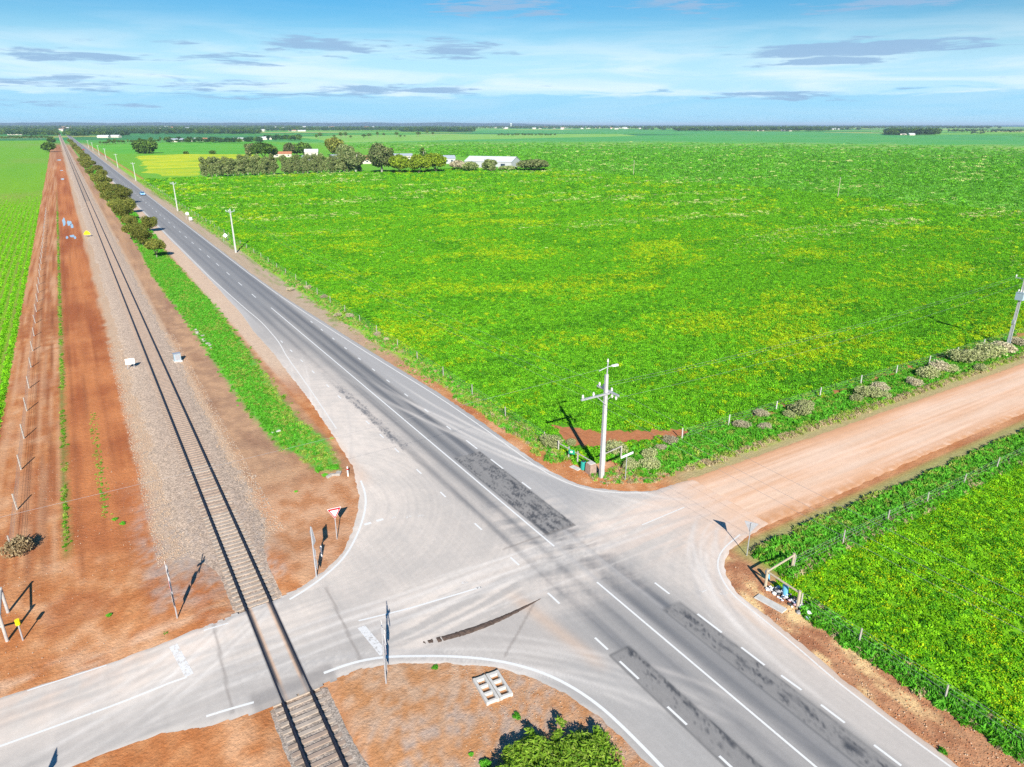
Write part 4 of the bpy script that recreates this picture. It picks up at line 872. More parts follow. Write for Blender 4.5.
def crops():
    A = view_points(330000, 45, 240, 1, -26, 42); B = view_points(200000, 240, 1350, 2, -32, 42); B = B[RNG.random(len(B)) > ss(np.hypot(B[:, 0], B[:, 1]), 650, 1350)]
    XY = np.concatenate([A, B]); X, Y = XY.T; s = sdf(X, Y, FIELD_R); s = np.where((X > 286) & (RNG.random(len(X)) < .45), sdf(X, Y, FIELD_R2), s)
    s = np.minimum(s, -sdf(X, Y, SOILGAP)-.3+2.4*(vnoise(X*.8, Y*.8, 3)-.5))
    fen = ss(Y, 46.2, 43.8)*ss(X, 54, 58)*ss(fbm(X*.5, Y*.9, 3), .42, .55)         # bare soil along the fence
    keep = (s+(vnoise(X*.9, Y*.9, 2)-.5)*.8 > 0) & (RNG.random(len(X)) > fen*.95) & (RNG.random(len(X)) < .35+1.3*ss(fbm(X*.35, Y*.35, 4), .28, .5))
    bare = np.exp(-(((X-62.5)/6)**2+((Y-97)/7)**2)); keep &= RNG.random(len(X)) > .75*bare*ss(fbm(X*.6, Y*.6, 1), .35, .55)
    XY = XY[keep]; X, Y = XY.T; dd = np.hypot(X, Y)
    n1 = fbm(X*.03, Y*.05, 0); n2 = fbm(X*.28, Y*.28, 1); ye = .18+.64*(n1*.48+n2*.30+.22*fbm(X*.9, Y*.9, 4))*1.0+.1*(n1-.5)*2
    u = RNG.random(len(X)); ix = RNG.integers(0, 3, len(X))
    ix = np.where(u < .22, 3, ix)
    near = ss(dd, 230, 60)*.8
    ix = np.where((u > .3) & (ye+.05*near+.16*(RNG.random(len(X))-.5) > .598), 4, ix)
    ix = np.where((u > .5) & (ye+.05*near > .582), 5, ix); ix = np.where((u > .72) & (ye+.04*near > .588), 6, ix)
    ix = np.where(u > .988, 6, ix)
    pale = ss(fbm(X*.012, Y*.045, 3), .54, .63)*ss(dd, 150, 260)*ss(fbm(X*.16, Y*.3, 1), .42, .56)
    ix = np.where(RNG.random(len(X)) < pale*np.where(X > 285, .35, .5), 7, ix)
    ix = np.where((X > 285) & (ix != 7), np.where(u < .5, 8, np.where(u < .8, 3, 0)), ix)
    ix = np.where((fbm(X*.07, Y*.09, 2) > .60) & (RNG.random(len(X)) < .5), 3, ix)
    scl = (.58+.62*RNG.random(len(X))**1.5)*np.clip(dd/160, 1, 4)*(.85+.3*fbm(X*.12, Y*.12, 5))
    scatter('crop_plants', XY, -.02, ix, scl, crop_kinds, 'dense green crop with yellow flowering weeds covering the large right field', 'crop')
crops()
small = [clump(26, .34, .20, .12, LM['weed'], 11), clump(24, .3, .17, .13, LM['weed'], 12), clump(24, .32, .2, .11, LM['weed'], 13, flowers=LM['flower'], nf=4), clump(24, .3, .22, .11, LM['cropy'], 14, flowers=LM['flower'], nf=6), clump(24, .34, .26, .13, LM['cropd'], 15)]
def paddock():
    XY = view_points(165000, 22, 140, 1, -5, 62); X, Y = XY.T; s = sdf(X, Y, PADDOCK); keep = (s > .1); XY = XY[keep]; X, Y = XY.T
    u = RNG.random(len(X)); f = fbm(X*.35, Y*.35, 2); ix = RNG.integers(0, 2, len(X)); ix = np.where((u > .55) & (f > .44), 2, ix); ix = np.where((u > .86) & (f > .5), 3, ix); ix = np.where((u < .12), 4, ix)
    scatter('paddock_weeds', XY, -.02, ix, .6+.5*RNG.random(len(X)), small, 'bright green low weeds with small yellow flowers in the bottom right paddock', 'weeds')
paddock()
tuft = [clump(46, .30, .40, .13, LM['grass'], 21, up=.45, asp=2.8), clump(44, .34, .34, .13, LM['grass'], 22, up=.6, asp=2.6), clump(44, .32, .38, .12, LM['grassy'], 23, up=.45, asp=2.8), clump(36, .3, .3, .12, LM['straw'], 24, up=.4, asp=2.8), clump(40, .34, .36, .13, LM['cropd'], 25, up=.6, asp=2.4)]
def rect_pts(n, x0, x1, y0, y1): return np.stack([RNG.uniform(x0, x1, n), RNG.uniform(y0, y1, n)], 1)
def grasses():
    out = []; kinds = []; scs = []
    def put(XY, k, s, w=None):
        out.append(XY); kinds.append(np.asarray(k)); scs.append(s)
    XY = rect_pts(42000, 10, 19, 54, 204); X, Y = XY.T; s = sdf(X, Y, VERGE)+2.4*(fbm(X*.8, Y*.8, 1)-.5)+1.0*(RNG.random(len(X))-.5); XY = XY[(s > .25) & (RNG.random(len(X)) < .25+ss(s, .2, 1.3)) & (RNG.random(len(X)) < .35+.65*ss(Y, 60, 72)) & (RNG.random(len(X)) < .3+1.2*ss(fbm(X*.7, Y*.3, 5), .36, .5))]; X, Y = XY.T
    seed = ss(X, 14.6, 15.8)*ss(Y, 112, 70)*.9+ss(Y, 64, 58)*.6+.12; u = RNG.random(len(X)); seed = np.clip(seed+.35*ss(fbm(X*.4, Y*.15, 3), .5, .62), 0, 1)
    put(XY, np.where(u < seed*.75, 2, np.where(u > .93, 4, RNG.integers(0, 2, len(X)))), (.36+.40*RNG.random(len(X))))
    XY = rect_pts(5000, 12, 18, 203, 700); put(XY, RNG.integers(0, 2, len(XY)), .9+.7*RNG.random(len(XY)))
    # thin weed line left of the railway
    XY = np.stack([-5.0+RNG.normal(0, .11, 1500), RNG.uniform(51, 300, 1500)], 1); k = fbm(XY[:, 0]*.1, XY[:, 1]*.25, 3) > .40; XY = XY[k]; put(XY, np.where(RNG.random(len(XY)) < .5, 2, 4), .28+.22*RNG.random(len(XY)))
    XY = np.stack([-2.3+RNG.normal(0, .18, 160), RNG.uniform(57, 82, 160)], 1); put(XY, np.where(RNG.random(160) < .5, 1, 2), .18+.2*RNG.random(160))
    # fence-line grass beside the highway
    XY = rect_pts(16000, 32.7, 35.3, 46, 440); X, Y = XY.T; k = fbm(X*.6, Y*.15, 2)+.12*(X-33.9) > .40; XY = XY[k]; put(XY, RNG.choice([0, 1, 2, 2, 3], len(XY)), .5+.5*RNG.random(len(XY)))
    XY = rect_pts(2500, 31.6, 33.6, 70, 400); X, Y = XY.T; k = fbm(X*.6, Y*.2, 4) > .52; XY = XY[k]; put(XY, RNG.choice([2, 3, 1], len(XY)), .3+.3*RNG.random(len(XY)))
    # upper verge of the dirt road
    XY = rect_pts(9000, 38, 112, 37.6, 44.6); X, Y = XY.T; e = 38.4+1.1*(fbm(X*.25, Y*.2, 2)-.5)+2.2*ss(X, 52, 44)*0+1.2*ss(X, 44, 40); k = (Y > e) & (sdf(X, Y, SOILGAP) < -.2) & ~((Y > 42.9) & (fbm(X*.5, Y*.9, 3) > .5) & (X > 54)) & (RNG.random(len(X)) < .9); XY = XY[k]; X, Y = XY.T
    put(XY, np.where(Y < 39.2, RNG.choice([3, 2, 3], len(X)), RNG.choice([0, 1, 0, 1, 4, 2], len(X))), .6+.55*RNG.random(len(X)))
    # lower verge of the dirt road: long grass, plus the dark drain along the paddock fence
    XY = rect_pts(12000, 36.2, 112, 23.6, 28.6); X, Y = XY.T; k = (Y < 27.9-1.6*fbm(X*.3, Y*.3, 1)-.25*ss(X, 45, 60)) & (X > 36.4+1.2*fbm(Y*.8, Y, 2)+.25*np.maximum(0, Y-26)); XY = XY[k]; X, Y = XY.T
    put(XY, np.where(Y > 26.6+.5*RNG.random(len(X)), RNG.choice([2, 3, 3, 2], len(X)), np.where(Y < 24.6, RNG.choice([4, 4, 0, 3], len(X)), RNG.choice([0, 1, 0, 2, 1], len(X)))), .7+.65*RNG.random(len(X)))
    # along the paddock's highway fence
    XY = np.stack([35.0+RNG.normal(0, .28, 2200), RNG.uniform(6, 21, 2200)], 1); put(XY, RNG.choice([4, 0, 3, 4, 1, 0], len(XY)), .55+.5*RNG.random(len(XY)))
    # straw around the corner pole and tufts on the bare ground
    XY = rect_pts(500, 34.2, 41, 38.6, 42.6); X, Y = XY.T; k = (Y > 38.4+.55*np.maximum(0, 38.6-X)); XY = XY[k]; put(XY, RNG.choice([3, 3, 0, 2], len(XY)), .35+.4*RNG.random(len(XY)))
    XY = np.concatenate(out); scatter('verge_grass', XY, -.02, np.concatenate(kinds), np.concatenate(scs), tuft, 'green and straw-coloured grass growing on the road verges and fence lines', 'grass')
grasses()
rowt = [clump(14, .22, .16, .13, LM['crop'], 31, up=.6, asp=2), clump(14, .22, .16, .13, LM['weed'], 32, up=.6, asp=2)]
def sprouts():
    n = 60000; Y = 60*(420/60)**RNG.random(n); X = -10.9-1.25*np.floor(RNG.random(n)**1.0*36)+RNG.normal(0, .12, n); a = np.degrees(np.arctan2(X, Y)-YAW); k = (a > -42); XY = np.stack([X, Y], 1)[k]
    k2 = (sdf(XY[:, 0], XY[:, 1], FIELD_L) > .1) & (RNG.random(len(XY)) > ss(XY[:, 1], 200, 400)); XY = XY[k2]
    scatter('crop_sprouts', XY, -.01, RNG.integers(0, 2, len(XY)), .9+.6*RNG.random(len(XY)), rowt, 'rows of young lime-green crop shoots in the left field', 'crop')
sprouts()
def pebbles():
    ks = []
    for i in range(5):
        r = np.random.default_rng(300+i); n = 6; V = []
        for j in range(4):
            for k in range(n):
                th = math.pi*j/3; q = .5*(.75+.5*r.random()); V.append((q*math.sin(th)*math.cos(6.283*k/n), q*math.sin(th)*math.sin(6.283*k/n)*.8, q*.6*math.cos(th)))
        Q = [(j*n+k, j*n+(k+1) % n, (j+1)*n+(k+1) % n, (j+1)*n+k) for j in range(3) for k in range(n)]
        ks.append(np_mesh('pebble', V, Q, mat('pebble_%d' % i, [(.42, .33, .25), (.34, .27, .22), (.48, .35, .24), (.24, .22, .20), (.38, .16, .075)][i], .95, .2, 3)))
    out = []; ix = []; sc_ = []
    def put(XY, k, s): out.append(XY); ix.append(k); sc_.append(s)
    n = 30000; X = 5.3+np.where(RNG.random(n) < .6, -1, 1)*(1.3+2.6*RNG.random(n)**.8); X = np.where(X < 5.3, 5.3-(5.3-X)*1.25, X); Y = 20*(110/20)**RNG.random(n); k = (np.abs(Y-35) > 4.3); XY = np.stack([X, Y], 1)[k]; put(XY, RNG.choice(4, len(XY), p=[.4, .25, .2, .15]), .05+.09*RNG.random(len(XY))**2)
    XY = rect_pts(3500, -9, 1, 39.8, 70); k = fbm(XY[:, 0]*.4, XY[:, 1]*.3, 2) > .5; XY = XY[k]; put(XY, RNG.choice([0, 2, 4, 4], len(XY)), .03+.07*RNG.random(len(XY))**4)
    XY = rect_pts(5000, 8.5, 17, 39.5, 60); k = sdf(XY[:, 0], XY[:, 1], ROAD) < -.1; XY = XY[k]; put(XY, RNG.choice([0, 2, 4, 4], len(XY)), .02+.06*RNG.random(len(XY))**4)
    XY = rect_pts(7000, 7, 19, 16, 31); k = sdf(XY[:, 0], XY[:, 1], ROAD) < -.1; XY = XY[k]; put(XY, RNG.choice([0, 2, 4, 1], len(XY)), .03+.07*RNG.random(len(XY))**4)
    XY = rect_pts(4000, 31, 35, 7, 27); k = sdf(XY[:, 0], XY[:, 1], ROAD) < -.05; XY = XY[k]; put(XY, RNG.choice([4, 2, 4, 4], len(XY)), .03+.10*RNG.random(len(XY))**4)
    XY = rect_pts(5000, 31.6, 35, 38.5, 110); k = sdf(XY[:, 0], XY[:, 1], ROAD) < -.05; XY = XY[k]; put(XY, RNG.choice([4, 2, 4, 0], len(XY)), .03+.10*RNG.random(len(XY))**4)
    XY = np.concatenate(out); z = np.where((np.abs(XY[:, 0]-5.3) < 3.6) & (XY[:, 1] > 19), .115-.10*ss(np.abs(XY[:, 0]-5.3), 1.4, 3.0), .015)
    scatter('loose_gravel', XY, z, np.concatenate(ix), np.concatenate(sc_), ks, 'loose stones and clods scattered over ballast shoulders and bare soil', 'gravel')
pebbles()
# far woodland belts and distant town trees
far_kinds = []
for i in range(3):
    V, Q = crown(lobes_round(140+i, 1.25, .05, 1, 7, (.4, .6)), 300, .14, seed=140+i); far_kinds.append(np_mesh('far_tree', V, Q, LM[('fardark', 'fardark', 'dark')[i]]))
def woods():
    out = []; s = []
    def belt(u0, u1, v0, v1, n, h0=6, h1=13):
        for _ in range(n):
            v = 1/random.uniform(1/(v1-HY), 1/(v0-HY))+HY; x, y = P(random.uniform(u0, u1), v); out.append((x, y)); s.append(random.uniform(h0, h1))
    belt(0, 58, 128.5, 136.5, 500, 8, 15); belt(64, 130, 128, 137.5, 700, 8, 15); belt(100, 260, 130.8, 134.4, 1500, 9, 16); belt(100, 300, 128, 131.5, 1300, 8, 16); belt(0, 300, 126.2, 129.5, 1900, 10, 20); belt(240, 440, 129, 131, 1300, 8, 16); belt(250, 420, 127.0, 129.5, 700, 8, 16)
    belt(400, 474, 130, 132.2, 700, 10, 17); belt(420, 1000, 126.8, 129.0, 2200, 9, 17); belt(675, 830, 129.6, 131.3, 1300, 10, 18); belt(640, 860, 128.4, 130.5, 400, 6, 12); belt(886, 938, 133.2, 135.2, 420, 11, 19); belt(948, 1024, 130.5, 132.5, 140, 5, 9); belt(265, 300, 138.5, 141, 40, 7, 11); belt(165, 262, 141.5, 143.5, 70, 5, 10); belt(970, 985, 133.6, 134.4, 8, 5, 7)
    XY = np.array(out); scatter('far_woodland', XY, 0, RNG.integers(0, 3, len(XY)), np.array(s), far_kinds, 'hazy belts of dark trees along the distant plain', 'woodland')
woods()

# ------------------------------------------------------------------ bushes
sb = []
for i in range(3):
    L = lobes_round(160+i, 1.0, -.1, .62, 9, (.38, .56)); V, Q = crown(L, 2300, .055, seed=160+i, asp=1.3); sb.append((np_mesh('saltbush', V, Q, LM['salt']), np_mesh('dry_bush', V, Q, LM['saltpale'])))
def bush(u, vb, wpx, label, k=0, dry=False, group=None, hz=1., name=None, fs=None):
    x, y = P(u, vb); dd = math.sqrt(x*x+y*y+H*H); w = wpx*dd/FPX
    o = bpy.data.objects.new(name or ('dry_bush' if dry else 'saltbush'), sb[k % 3][1 if dry else 0]); COL.objects.link(o); o.location = (x, y, -.02); o.scale = (w, w, w*hz); o.rotation_euler = (0, 0, k*1.7)
    return tag(o, label, 'bush', group)
GB = 'grey bushes along the field fences'
for i, (u, v, w, dry, lab) in enumerate([
        (552, 447, 24, 0, 'olive-grey saltbush at the left end of the corner fence'), (571, 445, 12, 0, 'small saltbush behind the green sign'),
        (617, 453, 24, 0, 'large saltbush directly right of the concrete pole'), (630, 469, 19, 0, 'saltbush behind the street name post'),
        (649, 468, 21, 0, 'round saltbush in front of the right bush group near the pole'), (650, 458, 18, 0, 'saltbush behind the round one near the pole'),
        (660, 450, 13, 1, 'pale dry bush right of the pole bushes'), (670, 443, 17, 1, 'flat pale dry bush on the bare soil near the pole'),
        (741, 428, 17, 1, 'dark dry bush beside the second post of the dirt road fence'), (761, 416, 15, 1, 'dry grey bush just left of the third dirt road fence post'),
        (765, 429, 14, 1, 'low dry bush on the verge below the third dirt road fence post'), (788, 418, 14, 0, 'small saltbush left of the big pair on the dirt road fence'),
        (801, 415, 24, 0, 'big round saltbush between the third and fourth dirt road fence posts'), (806, 407, 14, 0, 'saltbush behind the big round one on the dirt road fence'),
        (855, 401, 13, 0, 'small saltbush on the left of the middle fence clump'), (867, 398, 22, 0, 'largest saltbush of the middle fence clump'),
        (880, 391, 17, 1, 'brownish bush on the right of the middle fence clump'), (884, 398, 12, 0, 'tiny saltbush below the brownish fence bush'),
        (914, 386, 16, 1, 'dry bush on the verge before the long bush clump'), (926, 378, 20, 0, 'saltbush at the left end of the long bush clump'),
        (940, 371, 20, 1, 'dry bush second in the long bush clump'), (950, 373, 14, 0, 'low saltbush in front of the long bush clump'),
        (960, 362, 22, 0, 'saltbush in the middle of the long bush clump'), (973, 363, 22, 0, 'broad saltbush fourth in the long bush clump'),
        (987, 358, 24, 0, 'wide saltbush left of the transformer pole'), (1001, 353, 22, 1, 'dry bush at the foot of the transformer pole'),
        (1017, 346, 16, 1, 'brown bush right behind the transformer pole'), (980, 371, 12, 0, 'small low saltbush on the verge below the transformer pole')]):
    bush(u, v, w, lab, i, bool(dry), GB, .95 if not dry else .8)
for i, (u, v, w, lab) in enumerate([(350, 318, 9, 'brown dry bush by the second highway fence post'), (377, 336, 8, 'tall dry bush by the highway fence, fourth from the junction'), (387, 341, 7, 'low dry bush just nearer the junction than the tall fence bush'),
        (324, 299, 8, 'brown bush leaning on the highway fence near the red soil'), (308, 289, 7, 'small brown bush further up the highway fence'), (338, 317, 8, 'low reddish bush on the soil side of the highway fence'),
        (290, 291, 7, 'rust-coloured bush on the bare highway verge')]):
    bush(u, v, w, lab, i, True, 'dry bushes along the highway fence', 1.0)
# big straw-coloured dead bush on the left fence and small weeds
o = bush(18, 555, 22, 'straw-coloured dead bush caught on the left fence', 1, True, None, 1.25, 'dead_bush'); o.data = o.data.copy(); o.data.materials[0] = leafmat('tumbleweed_twigs', [(.20, .14, .07), (.32, .24, .13), (.44, .35, .20)])
wd = []
for i in range(2):
    V, Q = crown(lobes_round(190+i, 1, -.15, .5, 9, (.2, .45)), 320, .11, seed=190+i, asp=2.2); wd.append(np_mesh('weed', V, Q, LM['grass']))
for i, (u, v, w, lab) in enumerate([(115, 520, 7, 'small green weed at the end of the short green strip on the red soil'), (123, 524, 7, 'small green weed right beside the strip-end weed'), (109, 616, 7, 'green weed alone on the orange soil by the crossing road'), (151, 611, 6, 'thin weed left of the striped pole foot'), (150, 619, 4, 'tiny weed below the thin weed by the striped pole'),
        (166, 635, 10, 'green weed on the edge of the crossing road left of the railway'), (296, 492, 5, 'lone green weed on the brown soil island'), (517, 717, 11, 'green weed on mulch beside the concrete frames'), (471, 755, 7, 'small green weed on the lower soil island'), (435, 668, 9, 'faint weed under the curved white line'),
        (319, 471, 13, 'green tuft at the tip of the grass strip, left one'), (333, 469, 15, 'green tuft at the tip of the grass strip, right one'), (325, 476, 9, 'lowest green tuft at the tip of the grass strip'), (943, 752, 9, 'weed on the road edge at bottom right'), (485, 766, 16, 'dark weed at the bottom edge left of the big shrub')]):
    x, y = P(u, v); dd = math.sqrt(x*x+y*y+H*H); s = .85*w*dd/FPX; o = bpy.data.objects.new('weed', wd[i % 2]); COL.objects.link(o); o.location = (x, y, 0); o.scale = (s, s, s*.8); o.rotation_euler = (0, 0, i); tag(o, lab, 'weed', 'weeds on bare ground')
# the large shrub at the bottom edge
def big_shrub():
    r = random.Random(5); L = []
    t = thing('roadside_shrub', 'large bright green leafy shrub on the soil island at the bottom edge', 'shrub', (14.5, 18.9, 0)); t.scale = (1.2, 1.15, .62)
    for (x, y, s) in [(-2.0, .9, 1.0), (-1.0, 1.4, 1.1), (.1, 1.3, 1.0), (1.1, .9, 1.0), (1.9, .2, .95), (-2.2, -.3, 1.05), (-1.0, .1, 1.2), (.3, 0, 1.2), (1.3, -.8, 1.0), (-1.5, -1.3, 1.1), (-.2, -1.3, 1.2), (.7, -1.9, 1.0), (-.9, -2.3, 1.0), (-.4, 2.1, .5), (1.0, 1.9, .45), (-2.7, .4, .55), (2.3, .9, .45)]:
        for q in range(3): L.append((x+r.uniform(-.5, .5), y+r.uniform(-.5, .5), .4+.9*r.random(), s*r.uniform(.3, .62), s*r.uniform(.3, .62), r.uniform(.4, .85)*s))
    for (x, y, q) in [(-1.5, 0, 1.5), (0, .4, 1.6), (1.2, 0, 1.5), (-.6, -1.2, 1.6), (.8, -1.4, 1.5), (-1.9, .9, .9), (-.3, 1.6, .9), (1.5, .9, .8)]: L.append((x, y, .55, q, q, .95))
    V, Q = crown(L, 42000, .115, shell=.6, seed=5, asp=2.0); o = bpy.data.objects.new('foliage', np_mesh('foliage', V, Q, LM['shrub'])); COL.objects.link(o); o.parent = t
    mb = MB()
    for i in range(9): a = i*.7; mb.tube([(0, 0, 0), (math.cos(a)*.9, math.sin(a)*.9, .7), (math.cos(a)*1.7, math.sin(a)*1.5, 1.1)], [.05, .04, .015], 5)
    mb.build('stems', M['bark'], t)
big_shrub()

# ------------------------------------------------------------------ poles and wires
def insulator(mb, p, up=1): x, y, z = p; mb.tube([(x, y, z), (x, y, z+.1*up), (x, y, z+.14*up), (x, y, z+.28*up), (x, y, z+.38*up)], [.035, .035, .11, .085, .05], 7)
def slab_pole(label, loc, h, group, rz=0, arms='x', w0=.34, w1=.17, arm=1.1):
    t = thing('power_pole', label, 'power pole', (*loc, 0), rz, group)
    mb = MB(); V = []
    for z, w in ((-.2, w0), (h, w1)): V += [(a*w/2, b*w*.30, z) for a, b in ((-1, -1), (1, -1), (1, 1), (-1, 1))]
    mb.add(V, [(3, 2, 1, 0), (4, 5, 6, 7), (0, 1, 5, 4), (1, 2, 6, 5), (2, 3, 7, 6), (3, 0, 4, 7)]).build('pole_slab', M['pale'], t)
    fl = MB()
    for s in (-1, 1):
        V = []
        for z, w in ((-.2, w0), (h+.01, w1)): V += [(s*(w/2+.012)+a*.012, b*(w*.30+.02), z) for a, b in ((-1, -1), (1, -1), (1, 1), (-1, 1))]
        fl.add(V, [(3, 2, 1, 0), (4, 5, 6, 7), (0, 1, 5, 4), (1, 2, 6, 5), (2, 3, 7, 6), (3, 0, 4, 7)])
    fl.build('steel_flange', M['galv'], t)
    if arms == 'x':
        c = MB(); c.box((0, -.12, h-.6), (2*arm, .09, .1)); c.beam((-.55*arm, -.12, h-.6), (0, -.12, h-1.1), .04, .05); c.beam((.55*arm, -.12, h-.6), (0, -.12, h-1.1), .04, .05); c.build('crossarm', M['galv'], t)
        for xx in (-.95*arm, -.4*arm, .95*arm): i = MB(); insulator(i, (xx, -.12, h-.55)); i.build('insulator', M['porcelain'], t)
    return t
GP = 'power poles along the highway'
main = slab_pole('large pale concrete power pole with crossed arms and a lamp at the field corner', (35.0, 41.7), 9.6, None, 0, '', .37, .23)
mp_ = main
tm = MB(); tm.tube([(.02, 0, 9.3), (.08, 0, 10.75)], [.06, .05], 8); tm.build('top_pipe', M['galv'], mp_)
ar = MB(); ar.box((-1.05, -.2, 7.95), (3.3, .14, .15)); ar.beam((-1.1, -.16, 7.92), (0, -.16, 6.9), .04, .06); ar.build('crossarm', M['galv'], mp_)
ar = MB(); ar.box((.22, 0, 8.12), (.14, 2.8, .15)); ar.beam((.2, -.8, 8.08), (.05, 0, 7.2), .04, .05); ar.build('crossarm', M['galv'], mp_)
for p in ((-2.55, -.2, 8.0), (-1.45, -.2, 8.0), (.5, -.16, 8.0), (.2, 1.1, 8.15), (.2, .55, 8.15)): i = MB(); insulator(i, p); i.build('insulator', M['porcelain'], mp_)
for p in ((.2, -1.1, 8.05), (.2, -.6, 8.05)): i = MB(); insulator(i, p, -1); i.build('insulator', M['porcelain'], mp_)
lp = MB(); lp.tube([(-.75, .1, 10.0), (.06, 0, 10.25), (.55, -.1, 10.3)], .03, 6); lp.build('lamp_arm', M['galv'], mp_)
lp = MB(); lp.prism([(-.3, -.1), (.25, -.13), (.34, 0), (.25, .13), (-.3, .1)], .12, Matrix.Translation((.75, -.12, 10.3))); lp.build('lamp_head', M['whitepaint'], mp_)
bx = MB(); bx.tube([(.06, 0, 10.7), (.06, 0, 10.95)], [.09, .05], 8); bx.build('top_cap', M['porcelain'], mp_)
PO = [(31.3, 177, 10.3), (31.4, 277, 10.0), (31.7, 440, 9.6), (32.0, 579, 9.5), (31.8, 715, 9.5), (31.4, 823, 9.5), (31.4, 960, 9.5), (31.4, 1090, 9.5)]
names = ['nearest', 'second', 'third', 'fourth', 'fifth', 'sixth', 'seventh', 'eighth']
for i, (x, y, h) in enumerate(PO):
    slab_pole('slim pale power pole, %s beyond the junction along the right side of the highway' % names[i], (x, y), h, GP, 0, 'x', .34, .2, .95)
t7 = slab_pole('pale power pole with grey transformer beside the dirt road at the right edge', (106.9, 41.9), 10.1, None, 1.571, 'x', .36, .22, 1.25)
q = MB(); q.box((-.1, .42, 7.2), (.95, .62, .95)); q.box((-.1, .42, 7.72), (1.02, .68, .06)); q.build('transformer', M['transformer'], t7)
for dx in (-.35, -.05, .25): i = MB(); insulator(i, (dx, .42, 7.76)); i.build('bushing', M['porcelain'], t7)
q = MB(); q.box((0, .22, 3.6), (.35, .22, .5)); q.build('switch_box', M['galv'], t7)
q = MB(); q.box((0, -.14, 1.6), (.26, .02, .4)); q.build('warning_plate', M['yellow'], t7)
for (u, v, h, lab) in ((837.6, 197, 7.6, 'thin timber pole standing alone in the crop at right'), (633.4, 175, 8.2, 'thin distant pole standing alone in mid field')):
    x, y = P(u, v); t = thing('lone_pole', lab, 'pole', (x, y, 0)); q = MB(); q.tube([(0, 0, -.1), (0, 0, h)], [.16, .11], 7); q.build('shaft', M['timber'], t)
    q = MB(); q.box((0, 0, h-.15), (.9, .1, .1)); q.build('crossarm', M['greywood'], t); i = MB(); insulator(i, (0, 0, h)); i.build('insulator', M['porcelain'], t)
def wire(a, b, sag, label, group):
    n = 24; pts = [(a[0]+(b[0]-a[0])*i/n, a[1]+(b[1]-a[1])*i/n, a[2]+(b[2]-a[2])*i/n-4*sag*(i/n)*(1-i/n)) for i in range(n+1)]
    q = MB(); q.tube(pts, .008, 4); return tag(q.build('overhead_wire', M['blackwire']), label, 'wire', group)
GW = 'overhead power wires'
prev = None
for i, (x, y, h) in enumerate(PO[:4]):
    for k, dx in enumerate((-.9, -.38, .9)):
        a = (x+dx, y-.12, h-.25)
        if i == 0: b = (35.0+(-2.55, -1.45, .5)[k], 41.55, 8.3)
        else: px, py, ph = PO[i-1]; b = (px+dx, py-.12, ph-.25)
        wire(b, a, 1.0, '%s of three sagging wires over the right highway verge, %s span from the junction pole' % (('left', 'middle', 'right')[k], names[i] if i else 'first'), GW)
for k, dx in enumerate((-1.2, -.2, .6)):
    wire((35.0+(-2.55, -1.45, .5)[k], 41.5, 8.3), (34.6+dx, -70, 9), 1.0, '%s wire running from the junction pole over the flower paddock' % ('left', 'middle', 'right')[k], GW)
for k, dy in enumerate((1.1, .55, -1.1)):
    wire((35.2, 41.7+dy, 8.3 if k < 2 else 7.8), (106.8, 41.9+dy, 9.8), .9, '%s wire between the junction pole and the transformer pole' % ('far', 'middle', 'near')[k], GW)
wire((34.95, 41.7, 10.2), (-90, 45.5, 9.5), 1.4, 'thin wire crossing over the railway from the junction pole to the left', GW)

# ------------------------------------------------------------------ fences
def fence(name, label, pts, post, wires=(.35, .65, .95, 1.15), ph=1.25, r=.05, lean=.04, ext=None):
    t = thing(name, label, 'fence', (pts[0][0], pts[0][1], 0)); o0 = Vector((*pts[0], 0)); first = None
    for i, p in enumerate(pts[:100]):
        if first is None:
            q = MB(); q.tube([(0, 0, -.1), (0, 0, ph*.5), (0, 0, ph)], [r*1.1, r, r*.9], 6); first = q.build('post', post, t)
            o = first
        else: o = first.copy(); COL.objects.link(o); o.parent = t
        o.location = Vector((*p, 0))-o0; o.rotation_euler = (random.uniform(-lean, lean), random.uniform(-lean, lean), random.uniform(0, 6)); s = random.uniform(.9, 1.1); o.scale = (1, 1, s)
    pw = list(pts)+(ext or [])
    for h in wires:
        q = MB(); q.tube([(p[0]-o0.x, p[1]-o0.y, h) for p in pw], .008, 4); q.build('wire', M['blackwire'], t)
    return t
fence('wire_fence', 'grey post and wire fence between the highway verge and the big crop', [(34.75, y+random.uniform(-.4, .4)) for y in np.arange(50.5, 440, 7.25)], M['greywood'])
fence('wire_fence', 'low post and wire fence along the upper side of the dirt road', [(x, 43.6+random.uniform(-.1, .1)) for x in (46.5, 53, 60.4, 67.8, 75.6, 82.9, 90.1, 97, 103.8, 111, 118, 125)], M['concrete'], r=.065, ph=1.2)
fence('wire_fence', 'wire fence half hidden in long grass between dirt road and flower paddock', [(37.8+i*5.6, 24.1+.02*i) for i in range(16)], M['greywood'])
fence('wire_fence', 'wire fence along the highway side of the flower paddock', [(34.9, y) for y in (21.3, 17.3, 12.3, 8, 3, -2)], M['greywood'], r=.06, ph=1.15)
fence('wire_fence', 'pale post and wire fence left of the railway', [(-8.3, y) for y in [55.0, 62.1, 70.2, 77.9, 86.1, 94.2, 102.9, 111] + [111+8.2*i for i in range(1, 24)]], M['greywood'], r=.065, ph=1.45)
